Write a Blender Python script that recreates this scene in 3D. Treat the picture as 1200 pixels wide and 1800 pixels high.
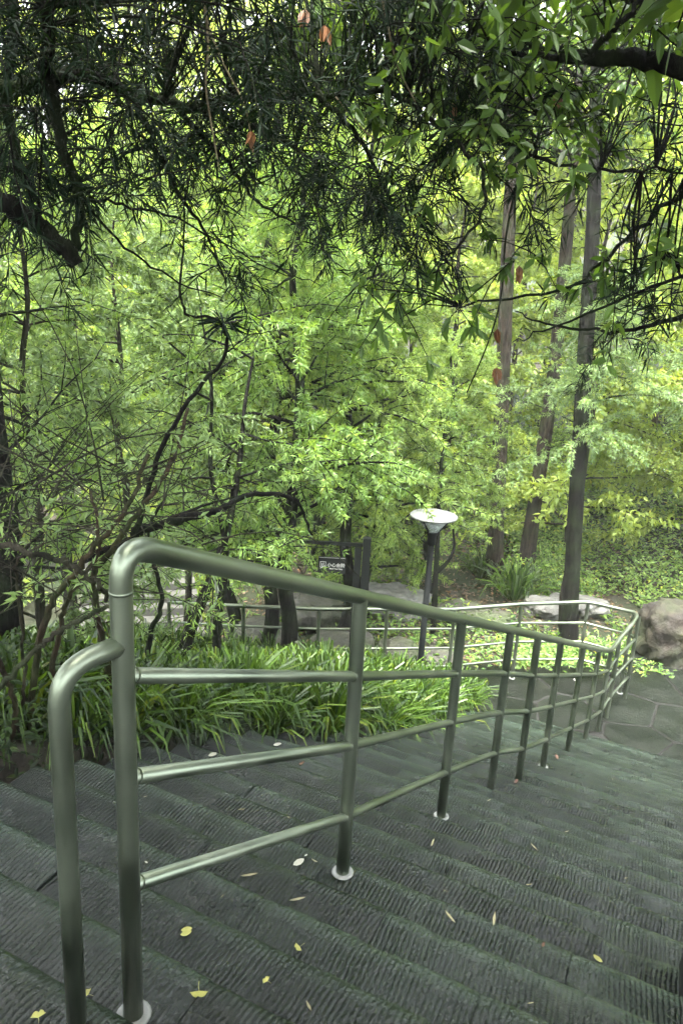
import bpy, bmesh, math, random
import numpy as np
from mathutils import Vector, Matrix, noise

for o in list(bpy.data.objects):
    bpy.data.objects.remove(o)
SC = bpy.context.scene
COL = SC.collection

# ------------------------------------------------------------------ camera, sky, sun, exposure
EYE = np.array([0.0, 0.0, 4.58])            # the landing at the foot of the stairs is z = 0
PITCH, ROLL, FOCAL = math.radians(15.8), math.radians(3.2), 1300.0
FW = np.array([0, math.cos(PITCH), -math.sin(PITCH)])
RT = np.array([1.0, 0, 0])
UP = np.cross(RT, FW)
CR = RT * math.cos(ROLL) + UP * math.sin(ROLL)
CU = -RT * math.sin(ROLL) + UP * math.cos(ROLL)
cam = bpy.data.cameras.new('camera')
cam.sensor_fit = 'VERTICAL'
cam.sensor_height = 36.0
cam.lens = 36.0 * FOCAL / 1800.0
cam.clip_start = 0.05
cam.clip_end = 600
camo = bpy.data.objects.new('camera', cam)
M = Matrix.Identity(4)
for i in range(3):
    M[i][0], M[i][1], M[i][2], M[i][3] = CR[i], CU[i], -FW[i], EYE[i]
camo.matrix_world = M
COL.objects.link(camo)
SC.camera = camo

SUN_EL, SUN_AZ = math.radians(74), math.radians(200)     # azimuth clockwise from +Y: high, behind the photographer
world = bpy.data.worlds.new('World')
SC.world = world
world.use_nodes = True
wn = world.node_tree.nodes
wl = world.node_tree.links
bg = wn['Background']
sky = wn.new('ShaderNodeTexSky')
sky.sky_type = 'NISHITA'
sky.sun_disc = False
sky.sun_elevation = SUN_EL
sky.sun_rotation = SUN_AZ
sky.dust_density = 6.0
sky.air_density = 1.3
sky.ozone_density = 0.6
hsv = wn.new('ShaderNodeHueSaturation')      # thin cloud: a whiter sky
hsv.inputs['Saturation'].default_value = 0.35
wl.new(sky.outputs[0], hsv.inputs['Color'])
wl.new(hsv.outputs[0], bg.inputs['Color'])
bg.inputs['Strength'].default_value = 0.15
sl = bpy.data.lights.new('sun', 'SUN')
sl.energy = 1.5
sl.angle = math.radians(14)
sl.color = (1.0, 0.96, 0.88)
so = bpy.data.objects.new('sun', sl)
sd = Vector((math.sin(SUN_AZ) * math.cos(SUN_EL), math.cos(SUN_AZ) * math.cos(SUN_EL), math.sin(SUN_EL)))
so.rotation_euler = sd.to_track_quat('Z', 'Y').to_euler()
so.location = (0, 0, 30)
COL.objects.link(so)
SC.view_settings.view_transform = 'Standard'
SC.view_settings.look = 'None'
SC.view_settings.gamma = 1.0
SC.view_settings.exposure = 3.8
SC.cycles.use_adaptive_sampling = True
SC.cycles.adaptive_threshold = 0.03
SC.cycles.max_bounces = 4
SC.cycles.diffuse_bounces = 2
SC.cycles.glossy_bounces = 2
SC.cycles.transmission_bounces = 5
SC.cycles.transparent_max_bounces = 4


# ------------------------------------------------------------------ small helpers
def at(px, py, dist):
    """a point of the place, from its bearing and its horizontal distance (metres) from where the photographer stood"""
    d = FW + CR * (px - 600) / FOCAL - CU * (py - 900) / FOCAL
    return EYE + d * (dist / math.hypot(d[0], d[1]))


def on_z(px, py, z):
    d = FW + CR * (px - 600) / FOCAL - CU * (py - 900) / FOCAL
    return EYE + d * ((z - EYE[2]) / d[2])


def tag(o, label=None, cat=None, group=None, kind=None):
    for k, v in (('label', label), ('category', cat), ('group', group), ('kind', kind)):
        if v:
            o[k] = v
    return o


def link(o, parent=None):
    COL.objects.link(o)
    if parent is not None:
        o.parent = parent
        if parent.type == 'EMPTY' or True:
            o.matrix_parent_inverse = Matrix.Identity(4)
    return o


def empty(name, loc=(0, 0, 0), rz=0.0):
    o = bpy.data.objects.new(name, None)
    o.empty_display_size = 0.1
    o.location = loc
    o.rotation_euler = (0, 0, rz)
    COL.objects.link(o)
    return o


def add_mesh(name, me, mat, parent=None, loc=(0, 0, 0)):
    o = bpy.data.objects.new(name, me)
    if mat is not None and len(me.materials) == 0:
        me.materials.append(mat)
    o.location = loc
    return link(o, parent)


def smooth(me, on=True):
    me.polygons.foreach_set('use_smooth', np.full(len(me.polygons), on, dtype=bool))


def mesh_np(name, V, F, rnd=None, sm=False):
    """V (n,3), F (m,k) all faces with k corners"""
    V = np.ascontiguousarray(V, dtype=np.float32)
    F = np.ascontiguousarray(F, dtype=np.int32)
    me = bpy.data.meshes.new(name)
    n, (m, k) = len(V), F.shape
    me.vertices.add(n)
    me.vertices.foreach_set('co', V.ravel())
    me.loops.add(m * k)
    me.loops.foreach_set('vertex_index', F.ravel())
    me.polygons.add(m)
    me.polygons.foreach_set('loop_start', np.arange(0, m * k, k, dtype=np.int32))
    me.update(calc_edges=True)
    if rnd is not None:
        a = me.attributes.new('rnd', 'FLOAT', 'FACE')
        a.data.foreach_set('value', np.ascontiguousarray(rnd, dtype=np.float32))
    smooth(me, sm)
    return me


def spline(P, n=6):
    """Catmull-Rom through points (x,y,z,r...)"""
    P = np.asarray(P, float)
    if len(P) < 3:
        return P
    Q = np.vstack([2 * P[0] - P[1], P, 2 * P[-1] - P[-2]])
    out = []
    for i in range(1, len(Q) - 2):
        p0, p1, p2, p3 = Q[i - 1], Q[i], Q[i + 1], Q[i + 2]
        for t in np.linspace(0, 1, n, endpoint=False):
            out.append(0.5 * (2 * p1 + (p2 - p0) * t + (2 * p0 - 5 * p1 + 4 * p2 - p3) * t * t + (3 * p1 - p0 - 3 * p2 + p3) * t ** 3))
    out.append(P[-1])
    return np.array(out)


class Tubes:
    """collects tubes into one mesh of quads"""
    def __init__(self):
        self.V, self.F, self.n = [], [], 0

    def add(self, pts, rad, sides=6, caps=False, lump=0.0, rng=None):
        pts = np.asarray(pts, float)
        m = len(pts)
        rad = np.broadcast_to(np.asarray(rad, float), (m,))
        T = np.gradient(pts, axis=0)
        T /= np.linalg.norm(T, axis=1)[:, None] + 1e-9
        ref = np.array([0.0, 0, 1.0]) if abs(T[0][2]) < 0.9 else np.array([1.0, 0, 0])
        N = np.cross(T[0], ref)
        N /= np.linalg.norm(N)
        ang = np.arange(sides) * 2 * math.pi / sides
        rings = []
        for i in range(m):
            N = N - T[i] * (N @ T[i])
            N /= np.linalg.norm(N) + 1e-9
            B = np.cross(T[i], N)
            rr = rad[i]
            if lump and rng is not None:
                rr = rr * (1 + lump * rng.uniform(-1, 1, sides))[:, None]
            rings.append(pts[i] + rr * (np.cos(ang)[:, None] * N + np.sin(ang)[:, None] * B))
        V = np.vstack(rings)
        a = np.arange(m - 1)[:, None] * sides
        j = np.arange(sides)[None, :]
        k = (j + 1) % sides
        F = np.stack([a + j, a + k, a + sides + k, a + sides + j], -1).reshape(-1, 4)
        if caps:
            for e, s in ((0, 0), (m - 1, 1)):
                c = len(V)
                V = np.vstack([V, pts[e][None]])
                b = e * sides
                h = [[b + q, b + (q + 1) % sides, b + (q + 2) % sides, c] for q in range(0, sides, 2)]
                F = np.vstack([F, np.array(h) if s else np.array(h)[:, ::-1]])
        self.V.append(V)
        self.F.append(F + self.n)
        self.n += len(V)

    def mesh(self, name, sm=True):
        return mesh_np(name, np.vstack(self.V), np.vstack(self.F), sm=sm)


def box_bm(bm, x0, x1, y0, y1, z0, z1):
    vs = [bm.verts.new(p) for p in ((x0, y0, z0), (x1, y0, z0), (x1, y1, z0), (x0, y1, z0), (x0, y0, z1), (x1, y0, z1), (x1, y1, z1), (x0, y1, z1))]
    for f in ((0, 3, 2, 1), (4, 5, 6, 7), (0, 1, 5, 4), (1, 2, 6, 5), (2, 3, 7, 6), (3, 0, 4, 7)):
        bm.faces.new([vs[i] for i in f])


def bm_mesh(name, bm, bev=0.0, sm=False):
    if bev:
        bmesh.ops.bevel(bm, geom=bm.edges[:], offset=bev, segments=2, affect='EDGES')
    bmesh.ops.recalc_face_normals(bm, faces=bm.faces[:])
    me = bpy.data.meshes.new(name)
    bm.to_mesh(me)
    bm.free()
    smooth(me, sm)
    return me


def lathe(name, prof, sides=32, sm=True):
    prof = np.asarray(prof, float)
    m = len(prof)
    ang = np.arange(sides) * 2 * math.pi / sides
    V = np.stack([np.outer(prof[:, 0], np.cos(ang)), np.outer(prof[:, 0], np.sin(ang)), np.repeat(prof[:, 1][:, None], sides, 1)], -1).reshape(-1, 3)
    a = np.arange(m - 1)[:, None] * sides
    j = np.arange(sides)[None, :]
    k = (j + 1) % sides
    F = np.stack([a + j, a + k, a + sides + k, a + sides + j], -1).reshape(-1, 4)
    return mesh_np(name, V, F, sm=sm)


# ------------------------------------------------------------------ materials
NSTEP = 30
RISE = 3.04 / NSTEP                      # the steps
TREAD, E0 = RISE / 0.4384, 0.165


class NT:
    def __init__(self, name):
        self.m = bpy.data.materials.new(name)
        self.m.use_nodes = True
        self.t = self.m.node_tree
        self.p = self.t.nodes['Principled BSDF']
        self.out = self.t.nodes['Material Output']

    def n(self, kind, **kw):
        d = self.t.nodes.new('ShaderNode' + kind)
        for k, v in kw.items():
            if k in d.inputs.keys():
                d.inputs[k].default_value = v
            else:
                setattr(d, k, v)
        return d

    def l(self, a, b):
        self.t.links.new(a, b)

    def math(self, op, a, b=None, c=None):
        d = self.n('Math', operation=op)
        for i, v in enumerate((a, b, c)):
            if v is None:
                continue
            if isinstance(v, (int, float)):
                d.inputs[i].default_value = v
            else:
                self.l(v, d.inputs[i])
        return d.outputs[0]

    def ramp(self, fac, stops):
        d = self.n('ValToRGB')
        e = d.color_ramp.elements
        while len(e) < len(stops):
            e.new(0.5)
        for x, (pos, c) in zip(e, stops):
            x.position = pos
            x.color = (*c, 1) if len(c) == 3 else c
        self.l(fac, d.inputs[0])
        return d.outputs[0]

    def mix(self, fac, a, b, blend='MIX'):
        d = self.n('Mix', data_type='RGBA', blend_type=blend)
        for s, v in ((0, fac), (6, a), (7, b)):
            if isinstance(v, (int, float)):
                d.inputs[s].default_value = v
            elif isinstance(v, tuple):
                d.inputs[s].default_value = (*v, 1)
            else:
                self.l(v, d.inputs[s])
        return d.outputs[2]

    def noise(self, vec, scale, detail=4, rough=0.55):
        d = self.n('TexNoise', Scale=scale, Detail=detail, Roughness=rough)
        if vec is not None:
            self.l(vec, d.inputs['Vector'])
        return d.outputs[0]

    def bump(self, h, strength, dist, normal=None):
        d = self.n('Bump', Strength=strength, Distance=dist)
        self.l(h, d.inputs['Height'])
        if normal is not None:
            self.l(normal, d.inputs['Normal'])
        return d.outputs[0]


def g3(v, k=1.0):
    return tuple(x * k for x in v)


def leaf_mat(name, dark, light, trans=0.4, rough=0.45, spec=0.35, tint=(1.5, 1.35, 0.5)):
    t = NT(name)
    at_ = t.n('Attribute', attribute_name='rnd')
    oi = t.n('ObjectInfo')
    f = at_.outputs['Fac']
    c = t.ramp(f, [(0.0, dark), (0.55, tuple(0.5 * (a + b) for a, b in zip(dark, light))), (0.93, light), (1.0, (light[0] * 1.5, light[1] * 1.05, light[2] * 0.7))])
    v = t.math('MULTIPLY_ADD', oi.outputs['Random'], 0.3, 0.85)
    hs = t.n('HueSaturation')
    t.l(v, hs.inputs['Value'])
    t.l(c, hs.inputs['Color'])
    t.l(hs.outputs[0], t.p.inputs['Base Color'])
    t.p.inputs['Roughness'].default_value = rough
    t.p.inputs['Specular IOR Level'].default_value = spec
    tr = t.n('BsdfTranslucent')
    tc = t.mix(1.0, hs.outputs[0], tint, 'MULTIPLY')
    t.l(tc, tr.inputs['Color'])
    ms = t.n('MixShader')
    ms.inputs[0].default_value = trans
    t.l(t.p.outputs[0], ms.inputs[1])
    t.l(tr.outputs[0], ms.inputs[2])
    t.l(ms.outputs[0], t.out.inputs[0])
    return t.m


def bark_mat(name, c0, c1, moss=0.0):
    t = NT(name)
    tc = t.n('TexCoord')
    mp = t.n('Mapping')
    mp.inputs['Scale'].default_value = (1, 1, 0.18)
    t.l(tc.outputs['Object'], mp.inputs['Vector'])
    a = t.noise(mp.outputs[0], 22, 6, 0.7)
    b = t.noise(tc.outputs['Object'], 3.0, 3)
    c = t.ramp(a, [(0.38, c0), (0.62, c1)])
    if moss:
        mk = t.ramp(b, [(0.45, (0, 0, 0)), (0.65, (moss, moss, moss))])
        c = t.mix(mk, c, (0.035, 0.06, 0.02))
    t.l(c, t.p.inputs['Base Color'])
    t.p.inputs['Roughness'].default_value = 0.95
    t.p.inputs['Specular IOR Level'].default_value = 0.1
    t.l(t.bump(a, 1.0, 0.05), t.p.inputs['Normal'])
    return t.m


def stone_step_mat():
    t = NT('chiselled_wet_stone')
    tc = t.n('TexCoord')
    oi = t.n('ObjectInfo')
    rnd = oi.outputs['Random']
    va = t.n('VectorMath', operation='ADD')
    cb = t.n('CombineXYZ')
    t.l(t.math('MULTIPLY', rnd, 37.0), cb.inputs[0])
    t.l(t.math('MULTIPLY', rnd, 11.0), cb.inputs[1])
    t.l(tc.outputs['Object'], va.inputs[0])
    t.l(cb.outputs[0], va.inputs[1])
    V = va.outputs[0]
    sx = t.n('SeparateXYZ')
    t.l(tc.outputs['Object'], sx.inputs[0])
    wob = t.noise(V, 9.0, 5, 0.65)
    fine = t.noise(V, 60.0, 4, 0.6)
    ph = t.math('MULTIPLY_ADD', wob, 7.5, t.math('MULTIPLY', t.math('ADD', sx.outputs[0], rnd), 410.0))
    ph = t.math('MULTIPLY_ADD', sx.outputs[1], t.math('MULTIPLY_ADD', rnd, 80.0, -40.0), ph)
    ph = t.math('MULTIPLY_ADD', fine, 2.2, ph)
    s = t.math('MULTIPLY_ADD', t.math('SINE', ph), 0.5, 0.5)
    s = t.math('POWER', s, 0.7)
    patch = t.ramp(t.noise(V, 5.0, 4, 0.65), [(0.34, (0.3, 0.3, 0.3)), (0.6, (1, 1, 1))])
    mg = t.n('MapRange', interpolation_type='SMOOTHSTEP')
    t.l(t.math('MULTIPLY_ADD', wob, 0.03, sx.outputs[1]), mg.inputs['Value'])
    mg.inputs['From Min'].default_value = TREAD + 0.03
    mg.inputs['From Max'].default_value = TREAD + 0.06
    mg.inputs['To Min'].default_value = 1.0
    mg.inputs['To Max'].default_value = 0.12
    bead = t.math('MULTIPLY_ADD', t.noise(V, 75.0, 3, 0.6), 1.7, -0.2)
    h = t.math('MULTIPLY', t.math('MULTIPLY', t.math('MULTIPLY', s, patch), mg.outputs[0]), bead)
    h2 = t.math('MULTIPLY_ADD', fine, 0.7, h)
    lump = t.noise(V, 11.0, 5, 0.65)
    h3 = t.math('MULTIPLY_ADD', lump, 1.6, h2)
    t.l(t.bump(h3, 1.0, 0.009), t.p.inputs['Normal'])
    big = t.noise(V, 3.2, 6, 0.68)
    c = t.ramp(big, [(0.3, (0.0045, 0.0085, 0.006)), (0.5, (0.0115, 0.0185, 0.0135)), (0.72, (0.027, 0.037, 0.028))])
    mossn = t.noise(V, 1.3, 5, 0.65)
    mk = t.ramp(mossn, [(0.5, (0, 0, 0)), (0.72, (0.75, 0.75, 0.75))])
    c = t.mix(mk, c, (0.01, 0.015, 0.005))
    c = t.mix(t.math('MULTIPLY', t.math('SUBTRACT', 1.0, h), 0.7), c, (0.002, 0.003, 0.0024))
    worn_lit = t.n('MapRange', interpolation_type='LINEAR')
    t.l(t.math('MULTIPLY_ADD', lump, 0.03, t.math('MULTIPLY_ADD', fine, 0.03, t.math('ADD', sx.outputs[1], -0.03))), worn_lit.inputs['Value'])
    worn_lit.inputs['From Min'].default_value = TREAD - 0.02
    worn_lit.inputs['From Max'].default_value = TREAD + 0.04
    worn_lit.inputs['To Max'].default_value = 0.78
    c = t.mix(worn_lit.outputs[0], c, (0.028, 0.041, 0.03))  # paler nosing: edge wear, plus light on the rounded edge painted into the colour
    vv = t.math('MULTIPLY_ADD', rnd, 0.95, 0.5)
    hs = t.n('HueSaturation')
    t.l(vv, hs.inputs['Value'])
    t.l(c, hs.inputs['Color'])
    t.l(hs.outputs[0], t.p.inputs['Base Color'])
    wet = t.noise(V, 2.6, 4, 0.6)
    r = t.ramp(wet, [(0.36, (0.11, 0.11, 0.11)), (0.62, (0.32, 0.32, 0.32))])
    t.l(r, t.p.inputs['Roughness'])
    t.p.inputs['Specular IOR Level'].default_value = 0.34
    return t.m


def flag_mat():
    t = NT('wet_flagstone')
    tc = t.n('TexCoord')
    oi = t.n('ObjectInfo')
    V = tc.outputs['Object']
    big = t.noise(V, 3.0, 5, 0.6)
    c = t.ramp(big, [(0.3, (0.003, 0.0045, 0.003)), (0.6, (0.0075, 0.0095, 0.007)), (0.8, (0.014, 0.0145, 0.0105))])
    hs = t.n('HueSaturation')
    t.l(t.math('MULTIPLY_ADD', oi.outputs['Random'], 0.6, 0.75), hs.inputs['Value'])
    t.l(c, hs.inputs['Color'])
    t.l(hs.outputs[0], t.p.inputs['Base Color'])
    r = t.ramp(t.noise(V, 2.0, 4), [(0.35, (0.26, 0.26, 0.26)), (0.65, (0.6, 0.6, 0.6))])
    t.l(r, t.p.inputs['Roughness'])
    t.p.inputs['Specular IOR Level'].default_value = 0.16
    h = t.noise(V, 22.0, 5, 0.65)
    t.l(t.bump(h, 0.8, 0.012), t.p.inputs['Normal'])
    return t.m


def plain_mat(name, col, rough=0.7, spec=0.4, metal=0.0, bump=None, var=0.0, vscale=5.0):
    t = NT(name)
    tc = t.n('TexCoord')
    V = tc.outputs['Object']
    if var:
        c = t.ramp(t.noise(V, vscale, 5, 0.6), [(0.25, g3(col, 1 - var)), (0.75, g3(col, 1 + var))])
        t.l(c, t.p.inputs['Base Color'])
    else:
        t.p.inputs['Base Color'].default_value = (*col, 1)
    t.p.inputs['Roughness'].default_value = rough
    t.p.inputs['Specular IOR Level'].default_value = spec
    t.p.inputs['Metallic'].default_value = metal
    if bump:
        t.l(t.bump(t.noise(V, bump[0], 5, 0.6), bump[1], bump[2]), t.p.inputs['Normal'])
    return t.m


def steel_mat():
    t = NT('stainless_steel')
    tc = t.n('TexCoord')
    V = tc.outputs['Object']
    n1 = t.noise(V, 5.0, 2, 0.5)
    n2 = t.noise(V, 90.0, 4, 0.6)
    c = t.ramp(n1, [(0.3, (0.14, 0.17, 0.125)), (0.7, (0.21, 0.24, 0.18))])
    gr = t.ramp(t.noise(V, 4.0, 2, 0.5), [(0.4, (0, 0, 0)), (0.8, (0.4, 0.4, 0.4))])
    c = t.mix(gr, c, (0.03, 0.036, 0.02))
    t.l(c, t.p.inputs['Base Color'])
    m = t.math('MULTIPLY_ADD', gr, -0.9, 1.0)
    t.l(m, t.p.inputs['Metallic'])
    r = t.ramp(n1, [(0.3, (0.31, 0.31, 0.31)), (0.7, (0.44, 0.44, 0.44))])
    t.l(r, t.p.inputs['Roughness'])
    return t.m


def rock_mat(name, c0, c1, moss):
    t = NT(name)
    tc = t.n('TexCoord')
    V = tc.outputs['Object']
    a = t.noise(V, 4.5, 7, 0.65)
    b = t.noise(V, 1.6, 4, 0.6)
    c = t.ramp(a, [(0.3, c0), (0.65, c1)])
    gn = t.n('NewGeometry')
    sx = t.n('SeparateXYZ')
    t.l(gn.outputs['Normal'], sx.inputs[0])
    mk = t.math('MULTIPLY', t.ramp(b, [(0.4, (0, 0, 0)), (0.62, (1, 1, 1))]), moss)
    c = t.mix(mk, c, (0.025, 0.04, 0.01))
    t.l(c, t.p.inputs['Base Color'])
    t.p.inputs['Roughness'].default_value = 0.8
    t.l(t.bump(a, 1.0, 0.06), t.p.inputs['Normal'])
    return t.m


def soil_mat():
    t = NT('forest_soil')
    tc = t.n('TexCoord')
    V = tc.outputs['Object']
    a = t.noise(V, 12.0, 7, 0.7)
    b = t.noise(V, 0.7, 4, 0.6)
    c = t.ramp(a, [(0.3, (0.012, 0.01, 0.006)), (0.6, (0.035, 0.028, 0.018)), (0.8, (0.06, 0.05, 0.034))])
    mk = t.ramp(b, [(0.4, (0, 0, 0)), (0.6, (1, 1, 1))])
    c = t.mix(mk, c, (0.018, 0.032, 0.009))
    t.l(c, t.p.inputs['Base Color'])
    t.p.inputs['Roughness'].default_value = 0.95
    t.l(t.bump(a, 1.0, 0.05), t.p.inputs['Normal'])
    return t.m


MAT = dict(
    step=stone_step_mat(), flag=flag_mat(), steel=steel_mat(), soil=soil_mat(),
    mortar=plain_mat('mortar', (0.006, 0.0065, 0.005), 0.85, var=0.3, bump=(40, 0.6, 0.006)),
    flange=plain_mat('flange_white', (0.17, 0.176, 0.165), 0.35, var=0.15),
    black=plain_mat('black_paint', (0.012, 0.014, 0.014), 0.4, var=0.3),
    lamp_black=plain_mat('lamp_pole_paint', (0.003, 0.0045, 0.0045), 0.7, 0.15, var=0.3),
    lamp_white=plain_mat('lamp_roof_white', (0.1, 0.107, 0.103), 0.4, var=0.12),
    sign_white=plain_mat('sign_white', (0.75, 0.75, 0.72), 0.5),
    pale=plain_mat('pale_concrete', (0.12, 0.12, 0.105), 0.6, var=0.2, bump=(30, 0.4, 0.01)),
    kerb=plain_mat('dark_kerb_stone', (0.009, 0.011, 0.008), 0.7, var=0.4, bump=(18, 0.8, 0.02)),
    bark=bark_mat('bark_brown', (0.006, 0.0048, 0.0036), (0.042, 0.033, 0.025), 0.35),
    bark_dark=bark_mat('bark_dark', (0.003, 0.0033, 0.003), (0.011, 0.01, 0.0085), 0.3),
    bark_red=bark_mat('bark_reddish', (0.012, 0.009, 0.006), (0.05, 0.034, 0.022), 0.5),
    bark_pale=bark_mat('vine_pale', (0.08, 0.07, 0.045), (0.2, 0.17, 0.11)),
    twig=bark_mat('twig_grey', (0.012, 0.011, 0.009), (0.045, 0.04, 0.03), 0.4),
    rock_pale=rock_mat('rock_pale', (0.05, 0.05, 0.043), (0.2, 0.2, 0.185), 0.15),
    rock_grey=rock_mat('rock_grey', (0.015, 0.015, 0.012), (0.07, 0.067, 0.055), 0.5),
    rock_moss=rock_mat('rock_mossy', (0.015, 0.017, 0.012), (0.06, 0.056, 0.042), 0.95),
    rock_brown=rock_mat('rock_brown', (0.003, 0.0024, 0.0014), (0.02, 0.0145, 0.008), 0.5),
    needle=leaf_mat('leaf_needle_bright', (0.085, 0.165, 0.04), (0.28, 0.4, 0.11), 0.5),
    needle2=leaf_mat('leaf_needle_green', (0.05, 0.11, 0.03), (0.18, 0.29, 0.07), 0.45),
    soft=leaf_mat('leaf_soft_teal', (0.07, 0.125, 0.05), (0.2, 0.3, 0.115), 0.45, tint=(1.35, 1.25, 0.6)),
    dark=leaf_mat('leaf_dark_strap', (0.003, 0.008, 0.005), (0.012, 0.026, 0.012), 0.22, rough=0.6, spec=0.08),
    broad=leaf_mat('leaf_broad', (0.025, 0.06, 0.013), (0.09, 0.17, 0.03), 0.42),
    broad_far=leaf_mat('leaf_broad_yellow', (0.13, 0.205, 0.04), (0.35, 0.45, 0.11), 0.5),
    lily=leaf_mat('leaf_lilyturf', (0.008, 0.025, 0.006), (0.075, 0.14, 0.018), 0.35, rough=0.38, tint=(1.5, 1.4, 0.4)),
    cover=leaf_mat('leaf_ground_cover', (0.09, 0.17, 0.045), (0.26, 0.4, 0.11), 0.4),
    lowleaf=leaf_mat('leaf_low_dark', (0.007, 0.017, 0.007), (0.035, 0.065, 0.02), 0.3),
    litter=leaf_mat('leaf_litter', (0.05, 0.035, 0.02), (0.2, 0.14, 0.08), 0.15, tint=(1, 1, 1)),
    dry=plain_mat('dry_leaf', (0.13, 0.055, 0.018), 0.6, var=0.35, vscale=40),
    yellow=plain_mat('ginkgo_yellow', (0.24, 0.235, 0.055), 0.5, var=0.15, vscale=60),
    straw=plain_mat('leaf_straw', (0.17, 0.155, 0.08), 0.55, var=0.2, vscale=40),
    palew=plain_mat('leaf_pale', (0.25, 0.25, 0.2), 0.55, var=0.12, vscale=40),
    redleaf=plain_mat('leaf_red_brown', (0.07, 0.028, 0.012), 0.55, var=0.3, vscale=40),
)
_g = NT('lamp_glass')
_g.p.inputs['Base Color'].default_value = (0.75, 0.82, 0.78, 1)
_g.p.inputs['Roughness'].default_value = 0.25
_g.p.inputs['Transmission Weight'].default_value = 0.75
_g.p.inputs['IOR'].default_value = 1.1
MAT['glass'] = _g.m

# ------------------------------------------------------------------ stairs frame
AZ = math.radians(25)
U2 = np.array([math.sin(AZ), math.cos(AZ)])            # down the stairs
V2 = np.array([math.cos(AZ), -math.sin(AZ)])           # to the right across the stairs
O2 = np.array([-0.396, 1.264])


def sv(x, y):
    d = np.stack([np.asarray(x, float) - O2[0], np.asarray(y, float) - O2[1]], -1)
    return d @ U2, d @ V2


def xy(s, v):
    return O2 + U2 * s + V2 * v


def tread_z(k):
    return 3.04 - RISE * k


def sstep(a, b, x):
    t = np.clip((x - a) / (b - a), 0, 1)
    return t * t * (3 - 2 * t)


def fnoise(x, y, f, seed=0.0):
    return (np.sin(x * f * 1.7 + seed * 3.1 + 1.3 * np.sin(y * f * 1.1 + seed)) + np.sin(y * f * 1.9 + seed * 1.7 + 1.1 * np.sin(x * f * 0.9 - seed))) * 0.5


def bed_edge(s):
    """how far left the steps reach before the planting bed begins"""
    s = np.asarray(s, float)
    return -1.27 + 0.4 * sstep(2.2, 3.3, s) + 0.16 * sstep(4.5, 7.0, s)


def ground_z(x, y):
    x = np.asarray(x, float)
    y = np.asarray(y, float)
    s, v = sv(x, y)
    z = np.clip(3.04 - 0.4384 * (s - 0.04), -0.0, 3.4)
    be = bed_edge(s)
    under = sstep(1.9, 1.35, v) * sstep(be - 0.12, be + 0.02, v)
    z = z - 0.28 * under * (s < 7.0) - 0.1
    z = z * (1 - 0.4 * sstep(-1.5, -3.4, v) * sstep(1.0, 3.0, s))
    bed = sstep(be + 0.02, be - 0.12, v) * sstep(8.1, 7.6, y)
    z = z + 0.16 * bed
    # the bank to the right of the stairs and behind the landing
    z = z + sstep(1.7, 4.5, v) * sstep(7.4, 3.0, s) * 1.1
    hill = np.clip(x - 4.6 - 0.1 * (y - 9), 0, 30) * 0.6 * sstep(7.0, 10.0, y)
    z = z + np.minimum(hill, 7)
    z = z + np.clip(y - 12.4, 0, 60) * 0.27
    # the gully to the left
    z = z - 1.2 * sstep(-0.6, -2.2, x) * sstep(8.2, 10.0, y) * sstep(20, 14, y)
    z = z + 0.06 * fnoise(x, y, 1.3) * sstep(8.6, 10.0, y)
    return z


def axis(lo, hi, fine0, fine1, step_f, step_c):
    a = list(np.arange(lo, fine0, step_c)) + list(np.arange(fine0, fine1, step_f)) + list(np.arange(fine1, hi + step_c, step_c))
    return np.array(a)


gx = axis(-120, 120, -8, 12, 0.2, 4.0)
gy = axis(-40, 160, -4, 20, 0.2, 4.0)
X, Y = np.meshgrid(gx, gy)
Z = ground_z(X, Y)
nx, ny = len(gx), len(gy)
ii = (np.arange(ny - 1)[:, None] * nx + np.arange(nx - 1)[None, :]).ravel()
gm = mesh_np('ground', np.stack([X, Y, Z], -1).reshape(-1, 3), np.stack([ii, ii + 1, ii + nx + 1, ii + nx], -1), sm=True)
tag(add_mesh('ground', gm, MAT['soil']), 'brown forest soil of the slope and banks', kind='structure')

# ------------------------------------------------------------------ stone stairs
rs = random.Random(5)
stairs = empty('stairs', (O2[0], O2[1], 0), -AZ)        # local x = across, local y = down the stairs
tag(stairs, 'flight of dark wet chiselled stone steps going down', kind='structure')


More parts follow.
